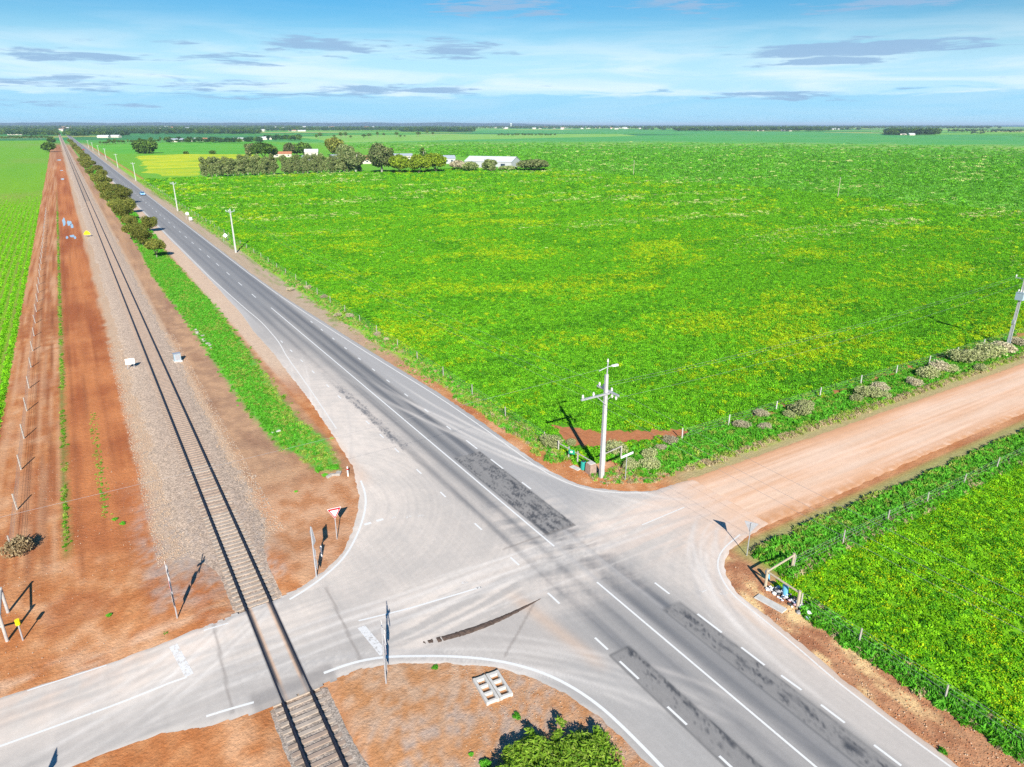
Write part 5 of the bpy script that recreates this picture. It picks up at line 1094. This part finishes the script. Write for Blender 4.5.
# heavy strainers at the fence ends
def strainer(name, label, loc, posts, rails, m, r=.1):
    t = thing(name, label, 'fence corner', (*loc, 0))
    for x, y, h in posts: q = MB(); q.tube([(x, y, -.1), (x, y, h)], [r*1.1, r], 10); q.build('post', m, t)
    for a, b in rails: q = MB(); q.tube([a, b], r*.75, 8); q.build('rail', m, t)
    return t
strainer('fence_strainer', 'bleached timber corner strainer with two rails at the flower paddock', (34.7, 23.9), [(0, 0, 1.4), (3.1, .3, 1.35), (0, -2.5, 1.3)], [((0, 0, 1.25), (3.1, .3, 1.2)), ((0, 0, 1.2), (0, -2.5, 1.15))], M['timber'], .095)
strainer('fence_strainer', 'grey pole and rail fence strainer at the field corner left of the concrete pole', (34.7, 47.8), [(0, 0, 1.2), (.1, -1.5, 1.15), (.15, -2.8, 1.2)], [((0, 0, .95), (.15, -2.8, .95)), ((.15, -2.8, 1.0), (.3, -4.6, .95))], M['greywood'], .07)
strainer('fence_strainer', 'grey timber strainer with a top rail right of the concrete pole', (37.1, 43.2), [(-.4, .2, 1.3), (1.7, .4, 1.3)], [((-1.0, .1, 1.15), (1.7, .4, 1.3))], M['greywood'], .07)
strainer('fence_strainer', 'white leaning strainer post with stays at the left fence end', (-8.15, 44.3), [(0, 0, 2.0), (-.1, 3.1, 1.9)], [((0, 0, 1.75), (-.1, 3.1, 1.75)), ((0, 0, 1.1), (-5, .2, 1.1))], mat('dull_white_post', (.40, .38, .36), .85, .25, 3), .085)
def post_box(name, label, cat, x, y, parts):
    t = thing(name, label, cat, (x, y, 0))
    for pn, m, fn in parts: q = MB(); fn(q); q.build(pn, m, t)
    return t
post_box('stone_post', 'thick pinkish stone gate post at the field corner', 'post', 34.75, 42.9, [('shaft', mat('pinkish_stone', (.33, .23, .18), .9, .3, 3, bump=.02), lambda q: q.add([(a*.37, b*.37, 0) for a, b in ((-1, -1), (1, -1), (1, 1), (-1, 1))]+[(a*.33, b*.33, .95) for a, b in ((-1, -1), (1, -1), (1, 1), (-1, 1))], [(3, 2, 1, 0), (4, 5, 6, 7), (0, 1, 5, 4), (1, 2, 6, 5), (2, 3, 7, 6), (3, 0, 4, 7)])),
                     ('cap', M['concrete'], lambda q: q.box((0, 0, .975), (.56, .56, .06)))])
MX = lambda x, y, z, rz, tilt=0: Matrix.Translation((x, y, z)) @ Matrix.Rotation(rz, 4, 'Z') @ Matrix.Rotation(R(90)+tilt, 4, 'X')
post_box('fence_sign', 'small green sign fixed to the corner fence', 'sign', 34.62, 45.6, [('panel', M['green'], lambda q: q.prism([(-.3, -.22), (.3, -.22), (.3, .22), (-.3, .22)], .03, MX(0, 0, .95, R(-62)))), ('mark', M['whitepaint'], lambda q: q.prism([(-.13, -.09), (.05, -.09), (.12, .02), (.02, .1), (-.13, .06)], .01, MX(-.025, -.014, .97, R(-62))))])
post_box('water_barrel', 'teal plastic drum behind the stone gate post', 'drum', 34.55, 43.75, [('drum', M['teal'], lambda q: q.tube([(0, 0, 0), (0, 0, .05), (0, 0, .75), (0, 0, .8)], [.2, .24, .24, .2], 14)), ('lid', M['darksteel'], lambda q: q.tube([(0, 0, .8), (0, 0, .83)], .15, 12))])

# ------------------------------------------------------------------ signs
TRI = [(-.5, .43), (.5, .43), (0, -.43)]
def tri(s, rnd=.06):
    o = []; P3 = [(-.5*s, .433*s), (.5*s, .433*s), (0, -.433*s)]
    for i in range(3):
        p = Vector(P3[i]); a = (Vector(P3[i-1])-p).normalized(); b = (Vector(P3[(i+1) % 3])-p).normalized()
        o += [tuple(p+a*rnd*s), tuple(p+(a+b)*rnd*.35*s), tuple(p+b*rnd*s)]
    return o[::-1] if False else o
def give_way(label, x, y, face, h, s=1.0):
    """inverted triangle facing direction `face` (degrees from +X)"""
    t = thing('give_way_sign', label, 'road sign', (x, y, 0)); rz = R(face)+R(90)
    q = MB(); q.tube([(0, 0, -.1), (0, 0, h-.05)], .035, 8); q.build('post', M['galv'], t)
    f = Vector((math.cos(R(face)), math.sin(R(face)), 0)); zc = h-.433*s
    def at(dist): return Matrix.Translation(f*dist+Vector((0, 0, zc))) @ Matrix.Rotation(rz, 4, 'Z') @ Matrix.Rotation(R(90), 4, 'X')
    q = MB(); q.prism(tri(s), .014, at(.045)); b = q.build('panel', M['galv'], t)
    q = MB(); q.prism(tri(s*.99), .004, at(.0555)); q.build('white_face', M['whitepaint'], b)
    o3 = tri(s*.93); i3 = tri(s*.60)
    n = len(o3); V = [at(.0605) @ Vector((*p, 0)) for p in o3]+[at(.0605) @ Vector((*p, 0)) for p in i3]
    link_mesh('red_border', V, [(i, (i+1) % n, (i+1) % n+n, i+n) for i in range(n)], M['red'], b)
    return t
give_way('give way sign, white triangle with red border facing the crossing road', 12.15, 44.4, -97, 2.75, 1.05)
give_way('give way sign seen from behind on the bare corner by the flower paddock', 36.5, 27.0, 30, 2.75, 1.0)
give_way('give way sign beyond the lower left edge that throws only its shadow into view', -5.5-.39*5.0, 33.1-.92*4.6, 180, 2.9, 1.05)
def crossing_sign(label, x, y, face, banded=False, h=4.1):
    t = thing('railway_crossing_sign', label, 'road sign', (x, y, 0), R(face)-R(0)); f = lambda d, z, tilt=0: Matrix.Translation((d, 0, z)) @ Matrix.Rotation(R(90), 4, 'Z') @ Matrix.Rotation(R(90), 4, 'X') @ Matrix.Rotation(tilt, 4, 'Z')
    q = MB(); q.tube([(0, 0, -.1), (0, 0, h)], .045, 8); q.build('post', M['galv'], t)
    q = MB()
    for a in (1, -1): q.prism([(-.65, -.09), (.65, -.09), (.65, .09), (-.65, .09)], .012, f(.056+.016*(a > 0), h-.45, a*R(42)))
    q.build('crossbuck', M['whitepaint'], t)
    o8 = [(.42*math.cos(R(22.5+45*i)), .42*math.sin(R(22.5+45*i))) for i in range(8)]
    q = MB(); q.prism(o8, .014, f(.058, h-1.45)); b = q.build('stop_plate', M['galv'], t); q = MB(); q.prism([(p[0]*.98, p[1]*.98) for p in o8], .004, f(.0675, h-1.45)); q.build('plate_face', M['red'], b)
    q = MB(); q.prism([(-.3, -.45), (.3, -.45), (.3, .45), (-.3, .45)], .014, f(.058, h-2.45)); b = q.build('instruction_plate', M['darksteel'] if banded else M['galv'], t); q = MB(); q.prism([(-.29, -.44), (.29, -.44), (.29, .44), (-.29, .44)], .004, f(.0675, h-2.45)); q.build('plate_face', M['whitepaint'], b)
    return t
crossing_sign('railway crossing sign assembly seen edge-on beside the curved white line', 9.8, 29.0, -8)
crossing_sign('dark banded railway crossing sign seen edge-on on gravel left of the railway', .8, 40.9, 180, True)
def board_sign():
    t = thing('crossing_board', 'tall grey railway warning sign with diamond board on the soil island seen nearly edge-on', 'road sign', (9.4, 40.4, 0), R(0))
    f = lambda d, z, tilt=0: Matrix.Translation((d, 0, z)) @ Matrix.Rotation(R(90), 4, 'Z') @ Matrix.Rotation(R(90), 4, 'X') @ Matrix.Rotation(tilt, 4, 'Z')
    q = MB(); q.tube([(0, 0, -.1), (0, 0, 4.2)], .045, 8); q.build('post', M['galv'], t)
    for n, poly, z, tl in (('diamond_board', [(-.5, -.5), (.5, -.5), (.5, .5), (-.5, .5)], 3.45, R(45)), ('upper_plate', [(-.32, -.3), (.32, -.3), (.32, .3), (-.32, .3)], 2.25, 0), ('lower_plate', [(-.34, -.36), (.34, -.36), (.34, .36), (-.34, .36)], 1.4, 0)):
        q = MB(); q.prism(poly, .015, f(.058, z, tl)); b = q.build(n, M['galv'], t)
        q = MB(); q.prism([(p[0]*.97, p[1]*.97) for p in poly], .004, f(.068, z, tl)); q.build('plate_face', M['yellow'] if n == 'diamond_board' else M['whitepaint'], b)
board_sign()
def street_sign():
    t = thing('street_name_sign', 'white street name blade on a thin post at the field corner', 'street sign', (36.5, 40.3, 0))
    q = MB(); q.tube([(0, 0, -.1), (.03, 0, 2.3)], .035, 8); q.build('post', M['galv'], t)
    q = MB(); q.box((.05, 0, 2.38), (1.55, .035, .2), R(8)); q.build('name_blade', M['whitepaint'], t)
    q = MB(); q.box((.05, 0, 2.27), (.2, .07, .05), R(8)); q.build('bracket', M['galv'], t)
street_sign()
def marker(name, label, cat, x, y, h, r, m, top=None):
    t = thing(name, label, cat, (x, y, 0)); q = MB(); q.tube([(0, 0, -.05), (0, 0, h)], r, 8); q.build('post', m, t)
    if top: top(t)
    return t
marker('guide_post', 'white guide post with red band at the end of the grass strip', 'guide post', 16.2, 53.6, .95, .06, M['whitepaint'], lambda t: MB().tube([(0, 0, .62), (0, 0, .78)], .066, 8).build('red_band', M['red'], t))
marker('marker_post', 'grey marker post with yellow top by the left strainer', 'marker post', -7.35, 43.9, 1.15, .05, M['galv'], lambda t: MB().tube([(0, 0, 1.15), (0, 0, 1.5)], .13, 10).build('yellow_cap', M['yellow'], t))
marker('short_post', 'short pale post beside the grey diamond sign', 'post', 10.45, 42.6, 1.1, .045, M['whitepaint'], lambda t: MB().box((0, .03, .95), (.16, .02, .2)).build('small_plate', M['galv'], t))
q = MB(); q.tube([(10.5, 42.55, .06), (11.6, 42.2, .05)], .05, 6); tag(q.build('fallen_stick', M['greywood']), 'grey stick lying on the soil below the give way sign', 'stick')
def board(name, label, x, y, w, h, z, face, fm, cat='sign', shape=None):
    t = thing(name, label, cat, (x, y, 0)); rz = R(face)+R(90); q = MB()
    for s in ((-1, 1) if w > .7 else (0,)): q.tube([(s*w*.35*math.cos(rz), s*w*.35*math.sin(rz), -.05), (s*w*.35*math.cos(rz), s*w*.35*math.sin(rz), z)], .04, 6)
    q.build('post', M['galv'], t); f = Vector((math.cos(R(face)), math.sin(R(face)), 0))
    q = MB(); q.prism(shape or [(-w/2, -h/2), (w/2, -h/2), (w/2, h/2), (-w/2, h/2)], .02, Matrix.Translation(f*.055+Vector((0, 0, z))) @ Matrix.Rotation(rz, 4, 'Z') @ Matrix.Rotation(R(90), 4, 'X')); q.build('panel', fm, t); return t
board('trackside_board', 'plain white board on the pale gravel left of the railway', 2.5, 95.6, 1.05, .75, 1.0, -93, M['whitepaint'])
board('trackside_board', 'yellow triangular board on the pale gravel left of the railway', 1.9, 224, 1.8, 1.3, 1.1, -92, M['yellow'], shape=[(-.8, -.45), (.8, -.45), (.7, .05), (.2, .6), (-.2, .6), (-.7, .05)])
board('road_sign', 'white diamond sign on the grass beside the highway', 32.6, 196, 1.5, 1.5, 1.6, -95, M['whitepaint'], 'road sign', [(-.6, 0), (0, -.6), (.6, 0), (0, .6)])
board('road_sign', 'upper white round sign beside the highway near the second pole', 30.9, 249, 1.4, 1.4, 2.0, -95, M['whitepaint'], 'road sign', [(.5*math.cos(i*.524), .5*math.sin(i*.524)) for i in range(12)])
board('road_sign', 'lower white square sign nearer the junction than the round one', 31.0, 244, .9, .85, .9, -95, M['whitepaint'], 'road sign')
t = thing('equipment_cabinet', 'grey steel trackside cabinet on a concrete base right of the railway', 'cabinet', (7.9, 95.6, 0), .1)
q = MB(); q.box((0, 0, .1), (1.0, .9, .2)); q.build('base', M['concrete'], t); q = MB(); q.box((0, 0, .65), (.8, .6, .9)); q.build('body', M['transformer'], t)
q = MB(); q.prism([(-.45, -.36), (.45, -.36), (.45, .36), (-.45, .36)], .06, Matrix.Translation((0, 0, 1.135))); q.build('lid', M['galv'], t); q = MB(); q.box((0, -.31, .66), (.6, .02, .7)); q.build('door', M['galv'], t)

# ------------------------------------------------------------------ concrete pieces, rubbish, stones, puddles
def frames():
    a, b, c = Vector((14.0, 26.8)), Vector((15.55, 26.65)), Vector((13.85, 24.9)); ux = (b-a)/2; uy = (c-a)
    for k, lab in ((0, 'left precast concrete ladder frame lying on the lower soil island'), (1, 'right precast concrete ladder frame lying on the lower soil island')):
        o = a+ux*k*1.03; w = ux.length*.97; L = uy.length; ang = math.atan2(ux.y, ux.x); t = thing('concrete_frame', lab, 'concrete frame', (o.x, o.y, .0), ang, 'pair of concrete frames')
        q = MB(); q.box((.07, -L/2, .11), (.14, L, .22)); q.box((w-.07, -L/2, .11), (.14, L, .22)); q.build('side_beam', M['concrete'], t)
        for j in range(4): q = MB(); q.box((w/2, -L*(.05+.3*j), .10), (w-.284, .13 if j else .2, .19)); q.build('crossbar', M['concrete'], t)
frames()
def slab(name, label, x, y, sx, sy, rz, h=.08):
    q = MB(); q.box((0, 0, h/2), (sx, sy, h), 0); o = q.build(name, M['concrete']); o.location = (x, y, 0); o.rotation_euler = (0, 0, rz)
    m = o.modifiers.new('bevel', 'BEVEL'); m.width = .015; tag(o, label, 'slab')
slab('concrete_slab', 'pale concrete slab on straw soil beside the rubbish heap', 33.55, 22.55, .62, 2.0, R(8))
slab('concrete_slab', 'small concrete pit cover on red soil before the corner fence', 34.1, 44.3, .5, 1.0, R(10))
slab('concrete_slab', 'flat grey slab lying in the grass strip near its tip', 13.2, 66.5, .9, .3, R(5))
def rubbish():
    r = random.Random(3); mats = [M['whitepaint'], mat('pale_blue_plastic', (.45, .55, .68), .5, .2, 5), mat('grey_sack', (.35, .34, .34), .8, .3, 6), M['darksteel'], mat('pink_plastic', (.62, .40, .45), .6, .2, 5)]
    for i in range(85):
        tt = r.random(); x = 35.0+r.uniform(-.5, .5)-.25*tt; y = 23.6-3.3*tt+r.uniform(-.2, .2)
        V, F = [], []; n = 7; s = r.uniform(.07, .19)
        import itertools
        for j in range(5):
            for k in range(n):
                th = math.pi*j/4; ph = 6.283*k/n; rr = s*(.7+.6*r.random()); V.append((rr*math.sin(th)*math.cos(ph), rr*math.sin(th)*math.sin(ph)*.8, rr*.6*math.cos(th)))
        for j in range(4):
            for k in range(n): F.append((j*n+k, j*n+(k+1) % n, (j+1)*n+(k+1) % n, (j+1)*n+k))
        mk = r.choices(range(5), [5, 3, 3, 3, .8])[0]; nm = ['white', 'pale blue', 'grey', 'black', 'pink'][mk]
        o = link_mesh('rubbish_bag', V, F, mats[mk]); o.location = (x, y, s*.4+.25*r.random()*(abs(x-34.9) < .3)); o.rotation_euler = (0, 0, r.uniform(0, 6))
        tag(o, 'crumpled %s rubbish bag in the heap under the timber fence corner' % nm, 'rubbish bag', 'crumpled %s bags in the rubbish heap' % nm)
    for x, y, rz, lab in ((35.0, 22.55, 1.2, 'light blue plastic drum standing in the rubbish heap'), (35.5, 24.35, 1.5, 'smaller blue container behind the timber corner post')):
        t = thing('blue_drum', lab, 'drum', (x, y, 0), rz); s = .8 if y < 23 else .6
        q = MB(); q.tube([(0, 0, 0), (0, 0, .06*s), (.12, 0, 1.0*s), (.13, 0, 1.06*s)], [.2*s, .24*s, .24*s, .2*s], 14); q.build('body', M['blue'], t); q = MB(); q.tube([(.13, 0, 1.06*s), (.135, 0, 1.1*s)], .1*s, 10); q.build('cap', M['whitepaint'], t)
rubbish()
def stones():
    r = random.Random(9)
    L = [(329, 477, 'left broken concrete block at the culvert by the guide post'), (333, 475.5, 'middle broken concrete block at the culvert by the guide post'), (338, 474.5, 'right broken concrete block at the culvert by the guide post')]
    for i in range(9): L.append((196+i*1.9+r.uniform(-1, 1), 330+i*2.4+r.uniform(-1, 1), 'rubble stone in the line dumped along the left edge of the grass strip'))
    for i, (u, v, lab) in enumerate(L):
        x, y = P(u, v); s = r.uniform(.18, .34); V = []
        for a in (-1, 1):
            for b in (-1, 1):
                for c in (-1, 1): V.append((a*s*r.uniform(.7, 1.1), b*s*r.uniform(.5, .8), c*s*.5*r.uniform(.6, 1.1)+s*.3))
        o = link_mesh('rubble_stone', V, [(0, 1, 3, 2), (4, 6, 7, 5), (0, 4, 5, 1), (2, 3, 7, 6), (0, 2, 6, 4), (1, 5, 7, 3)], M['stone']); o.location = (x, y, 0); o.rotation_euler = (0, 0, r.uniform(0, 3)); md = o.modifiers.new('bevel', 'BEVEL'); md.width = .05; md.segments = 2
        tag(o, lab, 'stone', 'rubble stones beside the grass strip' if i > 2 else None)
stones()
def puddle(u, v, wpx, hpx, seed):
    x, y = P(u, v); x1, _ = P(u+wpx/2, v); _, y0 = P(u, v+hpx/2); _, y1 = P(u, v-hpx/2); rx = abs(x1-x); ry = abs(y1-y0)/2; r = random.Random(seed)
    V = [(x, y, .012)]; n = 28
    for i in range(n):
        a = 6.283*i/n; k = .65+.6*float(vnoise(np.array([math.cos(a)*1.5+seed]), np.array([math.sin(a)*1.5]), 1)[0]); V.append((x+rx*k*math.cos(a), y+ry*k*math.sin(a), .012))
    struct(link_mesh('puddle', V, [(0, i+1, (i+1) % n+1) for i in range(n)], M['water']))
for i, a in enumerate([(64, 222, 3.4, 8), (69.5, 223, 5.5, 5), (72, 226, 3, 5), (67, 237.5, 2.6, 3), (72, 236, 5, 2.6), (75, 237.5, 2.5, 3), (62.5, 179, 4, 1.4), (59, 160, 5, 1.2), (61.5, 170.5, 3, .8), (55, 147, 2.4, .8)]): puddle(*a, i*3.3)

# ------------------------------------------------------------------ vehicles
def car(label, x, y, paint, rz=0):
    t = thing('car', label, 'car', (x, y, .03), rz)
    prof = [(-2.15, .35), (-2.2, .75), (-2.0, .92), (-1.55, .98), (-.85, 1.42), (.55, 1.45), (1.25, .98), (2.0, .86), (2.2, .62), (2.15, .35)]
    def hull(pr, w, wt=None):
        q = MB(); n = len(pr); V = []
        for s in (-1, 1): V += [((w if z < 1.1 else (wt or w*.82))*s, a, z) for a, z in pr]
        q.add(V, [tuple(range(n)), tuple(range(n, 2*n))[::-1]]+[(i, i+n, (i+1) % n+n, (i+1) % n) for i in range(n)]); return q
    hull(prof, .88).build('body', paint, t)
    for n_, pr in (('rear_window', [(-1.5, 1.0), (-.9, 1.38)]), ('windscreen', [(1.2, 1.02), (.6, 1.41)])):
        (a, za), (b, zb) = pr; s = -.03 if n_ == 'rear_window' else .03; q = MB(); q.add([(-.74, a+s, za+.03), (.74, a+s, za+.03), (.66, b+s, zb+.03), (-.66, b+s, zb+.03)], [(0, 1, 2, 3)]); q.build(n_, M['glass'], t)
    for s in (-1, 1):
        q = MB(); q.add([(s*.885, -1.3, 1.02), (s*.885, 1.0, 1.02), (s*.76, .5, 1.38), (s*.76, -.8, 1.38)], [(0, 1, 2, 3)]); q.build('side_window', M['glass'], t)
        for yy in (-1.35, 1.35): q = MB(); q.tube([(s*.70, yy, .32), (s*.92, yy, .32)], .32, 14); q.build('wheel', M['tyre'], t)
        q = MB(); q.box((s*.62, -2.2, .68), (.35, .06, .14)); q.build('tail_light', M['red'], t)
        q = MB(); q.box((s*.62, 2.18, .66), (.35, .06, .14)); q.build('headlight', M['whitepaint'], t)
    return t
car('pale blue car driving on the highway beside the mallee row', 26.7, 349, M['carblue'], math.pi)
car('dark red car far away on the highway', 23.0, 1000, M['carred'])

# ------------------------------------------------------------------ farm and town buildings
def gable(name, label, x, y, rz, L, W, e, rdg, wm, rm, group=None, parts=True, cat='building'):
    t = thing(name, label, cat, (x, y, 0), rz, group)
    q = MB(); V = [(-L/2, -W/2, 0), (L/2, -W/2, 0), (L/2, W/2, 0), (-L/2, W/2, 0), (-L/2, -W/2, e), (L/2, -W/2, e), (L/2, W/2, e), (-L/2, W/2, e), (-L/2, 0, rdg-.05), (L/2, 0, rdg-.05)]
    q.add(V, [(0, 1, 5, 4), (2, 3, 7, 6), (1, 2, 6, 9, 5), (3, 0, 4, 8, 7)]); q.build('wall', wm, t)
    o = .4; sl = (rdg-e)/(W/2); q = MB(); ez = e-o*sl+.08
    for s in (-1, 1):
        V = [(-L/2-o, s*(W/2+o), ez), (L/2+o, s*(W/2+o), ez), (L/2+o, 0, rdg+.08), (-L/2-o, 0, rdg+.08)]; q.add(V+[(a, b, c+.1) for a, b, c in V], [(0, 1, 2, 3), (4, 5, 6, 7), (0, 1, 5, 4), (1, 2, 6, 5), (2, 3, 7, 6), (3, 0, 4, 7)])
    q.build('roof', rm, t)
    if parts:
        q = MB(); q.box((-L/2-.03, 0, e*.4), (.06, W*.35, e*.8)); q.build('door', M['opening'], t)
        for i in (-.3, .05, .32): q = MB(); q.box((L*i, -W/2-.03, e*.55), (L*.09, .06, e*.35)); q.build('window', M['glass'], t)
    return t
ax = math.atan2(-27, 21)
gable('farm_shed', 'big white gable-roofed farm shed right of the garden', 258, 443, ax, 35, 19, 4.6, 7.6, M['wallgrey'], M['roofwhite'])
gable('farm_shed', 'tall white farm shed between the garden trees', 201, 685, -.35, 12, 10, 4.6, 6.8, M['wallcream'], M['roofwhite'])
def at_px(u, v): return P(u, v)
FB = [(283, 157, 16, 9, 3.0, 4.8, 'wallcream', 'rooftile', 'low house with dull roof left of the tall white farm shed'), (366, 163.5, 15, 10, 3.2, 6.0, 'wallcream', 'rooftile', 'small terracotta-roofed farm building between gum trees'), (445, 163.5, 15, 9, 4, 6.0, 'wallgrey', 'roofgrey', 'grey-roofed farmhouse behind the bright green bushes'), (403, 159, 16, 8, 3, 4.5, 'wallcream', 'roofgrey', 'low long roof behind the tall gum tree'), (342, 160, 18, 8, 3, 4.4, 'wallgrey', 'roofgrey', 'low grey roof just behind the windbreak'), (310, 160.5, 12, 7, 2.8, 4.0, 'wallgrey', 'roofgrey', 'small grey shed behind the middle of the windbreak')]
for u, v, L, W, e, rd, wm, rm, lab in FB: x, y = P(u, v); gable('farm_building', lab, x, y, -.3, L, W, e, rd, M[wm], M[rm])
TB = [(239, 141, 30, 'long white shed beyond the paddocks, brightest of the town edge', 'roofwhite'), (104, 137.8, 26, 'left of two long white sheds beside the highway trees', 'roofwhite'), (116, 137.6, 22, 'right of two long white sheds beside the highway trees', 'roofwhite'), (175, 142, 14, 'leftmost grey-roofed house of the small row beyond the paddocks', 'roofgrey'), (181, 141.8, 14, 'second grey-roofed house of the small row beyond the paddocks', 'roofgrey'), (190.5, 141.5, 16, 'pale house at the right of the small row beyond the paddocks', 'roofgrey'), (196, 141.3, 13, 'rightmost house of the small row beyond the paddocks', 'roofwhite'), (205, 141.2, 11, 'terracotta-roofed house just right of the small row', 'rooftile'), (264, 139.8, 22, 'white house left end behind the large dark farm tree', 'roofwhite'), (269, 139.5, 20, 'white house right end behind the large dark farm tree', 'roofwhite'),
      (16, 135, 30, 'long pale shed beyond the left tree row', 'roofwhite'), (467, 129.8, 22, 'white house at the right end of the middle woodland', 'roofwhite'), (293, 131.3, 20, 'cream house in the yellow strip beyond the farm', 'rooftile'), (302, 131.5, 20, 'pale house right of the cream one in the yellow strip', 'roofwhite'), (832, 129.6, 40, 'long white shed at the right end of the right woodland', 'roofwhite'), (786, 131.2, 26, 'white farm shed under the right woodland', 'roofwhite'), (760, 131, 18, 'small white house under the right woodland', 'roofwhite'), (902, 135, 16, 'white shed in front of the dark grove at right', 'roofwhite'), (911, 135.3, 14, 'cream building in front of the dark grove at right', 'roofwhite')]
for u, v, px, lab, rm in TB:
    x, y = P(u, v); dd = math.hypot(x, y); gable('town_building', lab, x, y, -YAW+random.uniform(-.2, .2), max(11, px*.36*dd/FPX), 11, 3.2, 5.6, M['wallcream'], M[rm], 'buildings on the distant plain', False)
for i in range(110):                                           # the hazy town under the horizon
    u = (random.uniform(0, 300), random.uniform(470, 640), random.uniform(0, 420))[i % 3]; v = random.uniform(127.6, 129.6) if i % 3 else random.uniform(128.2, 131.8); x, y = P(u, v); dd = math.hypot(x, y)
    L = random.uniform(3, 9)*dd/FPX*.5; s = random.uniform(6, 10) if u > 440 else random.uniform(8, 13)
    gable('distant_building', 'tiny pale building of the hazy town strung along the horizon', x, y, -YAW+random.uniform(-.3, .3), L, L*.5, s*.7, s, M['wallcream'], M[random.choice(['roofwhite', 'roofwhite', 'rooftile', 'roofgrey'])], 'pale buildings of the horizon town', False)
x, y = P(511, 127.2); t = thing('water_tower', 'tiny white water tower rising above the horizon town', 'water tower', (x, y, 0)); q = MB(); q.tube([(0, 0, 0), (0, 0, 24)], [3.5, 3], 10); q.build('shaft', M['whitepaint'], t); q = MB(); q.tube([(0, 0, 24), (0, 0, 26), (0, 0, 33), (0, 0, 34)], [3, 9, 9, 5], 14); q.build('tank', M['whitepaint'], t)

# ------------------------------------------------------------------ sea, hills, haze
def ring(name, m, az0, az1, r0, r1, z):
    V = []; F = []; n = 40
    for i in range(n+1):
        a = R(az0+(az1-az0)*i/n)+YAW
        for r in (r0, r1): V.append((r*math.sin(a), r*math.cos(a), z))
        if i: F.append((2*i-2, 2*i-1, 2*i+1, 2*i))
    struct(link_mesh(name, V, F, m))
ring('sea', M['sea'], 5, 60, 10500, 65000, 1.0)
def hills():
    V = []; F = []; n = 160
    for i in range(n+1):
        az = -50+60*i/n; a = R(az)+YAW; hh = 34+26*float(vnoise(np.array([i*.13]), np.array([3.]), 2)[0])+10*float(vnoise(np.array([i*.9]), np.array([5.]), 3)[0]); hh *= float(ss(np.array([az]), 9, -4)[0])
        for r, z in ((11000, 0), (12500, hh*.8), (14500, hh), (19000, hh*.5), (22000, 0)): V.append((r*math.sin(a), r*math.cos(a), z))
        if i: F += [((i-1)*5+k, (i-1)*5+k+1, i*5+k+1, i*5+k) for k in range(4)]
    struct(link_mesh('hills', V, F, M['hill'], None, True))
hills()
def haze():
    m = bpy.data.materials.new('haze_air'); m.use_nodes = True; nt = m.node_tree; nt.nodes.clear(); o = nn(nt, 'ShaderNodeOutputMaterial'); v = nn(nt, 'ShaderNodeVolumePrincipled')
    v.inputs['Color'].default_value = (.60, .80, 1, 1); v.inputs['Density'].default_value = .00006; v.inputs['Anisotropy'].default_value = 0
    nt.links.new(v.outputs[0], o.inputs['Volume']); q = MB(); q.box((0, 30000, 36), (150000, 90000, 74)); h = q.build('haze', m); h['kind'] = 'stuff'
haze()
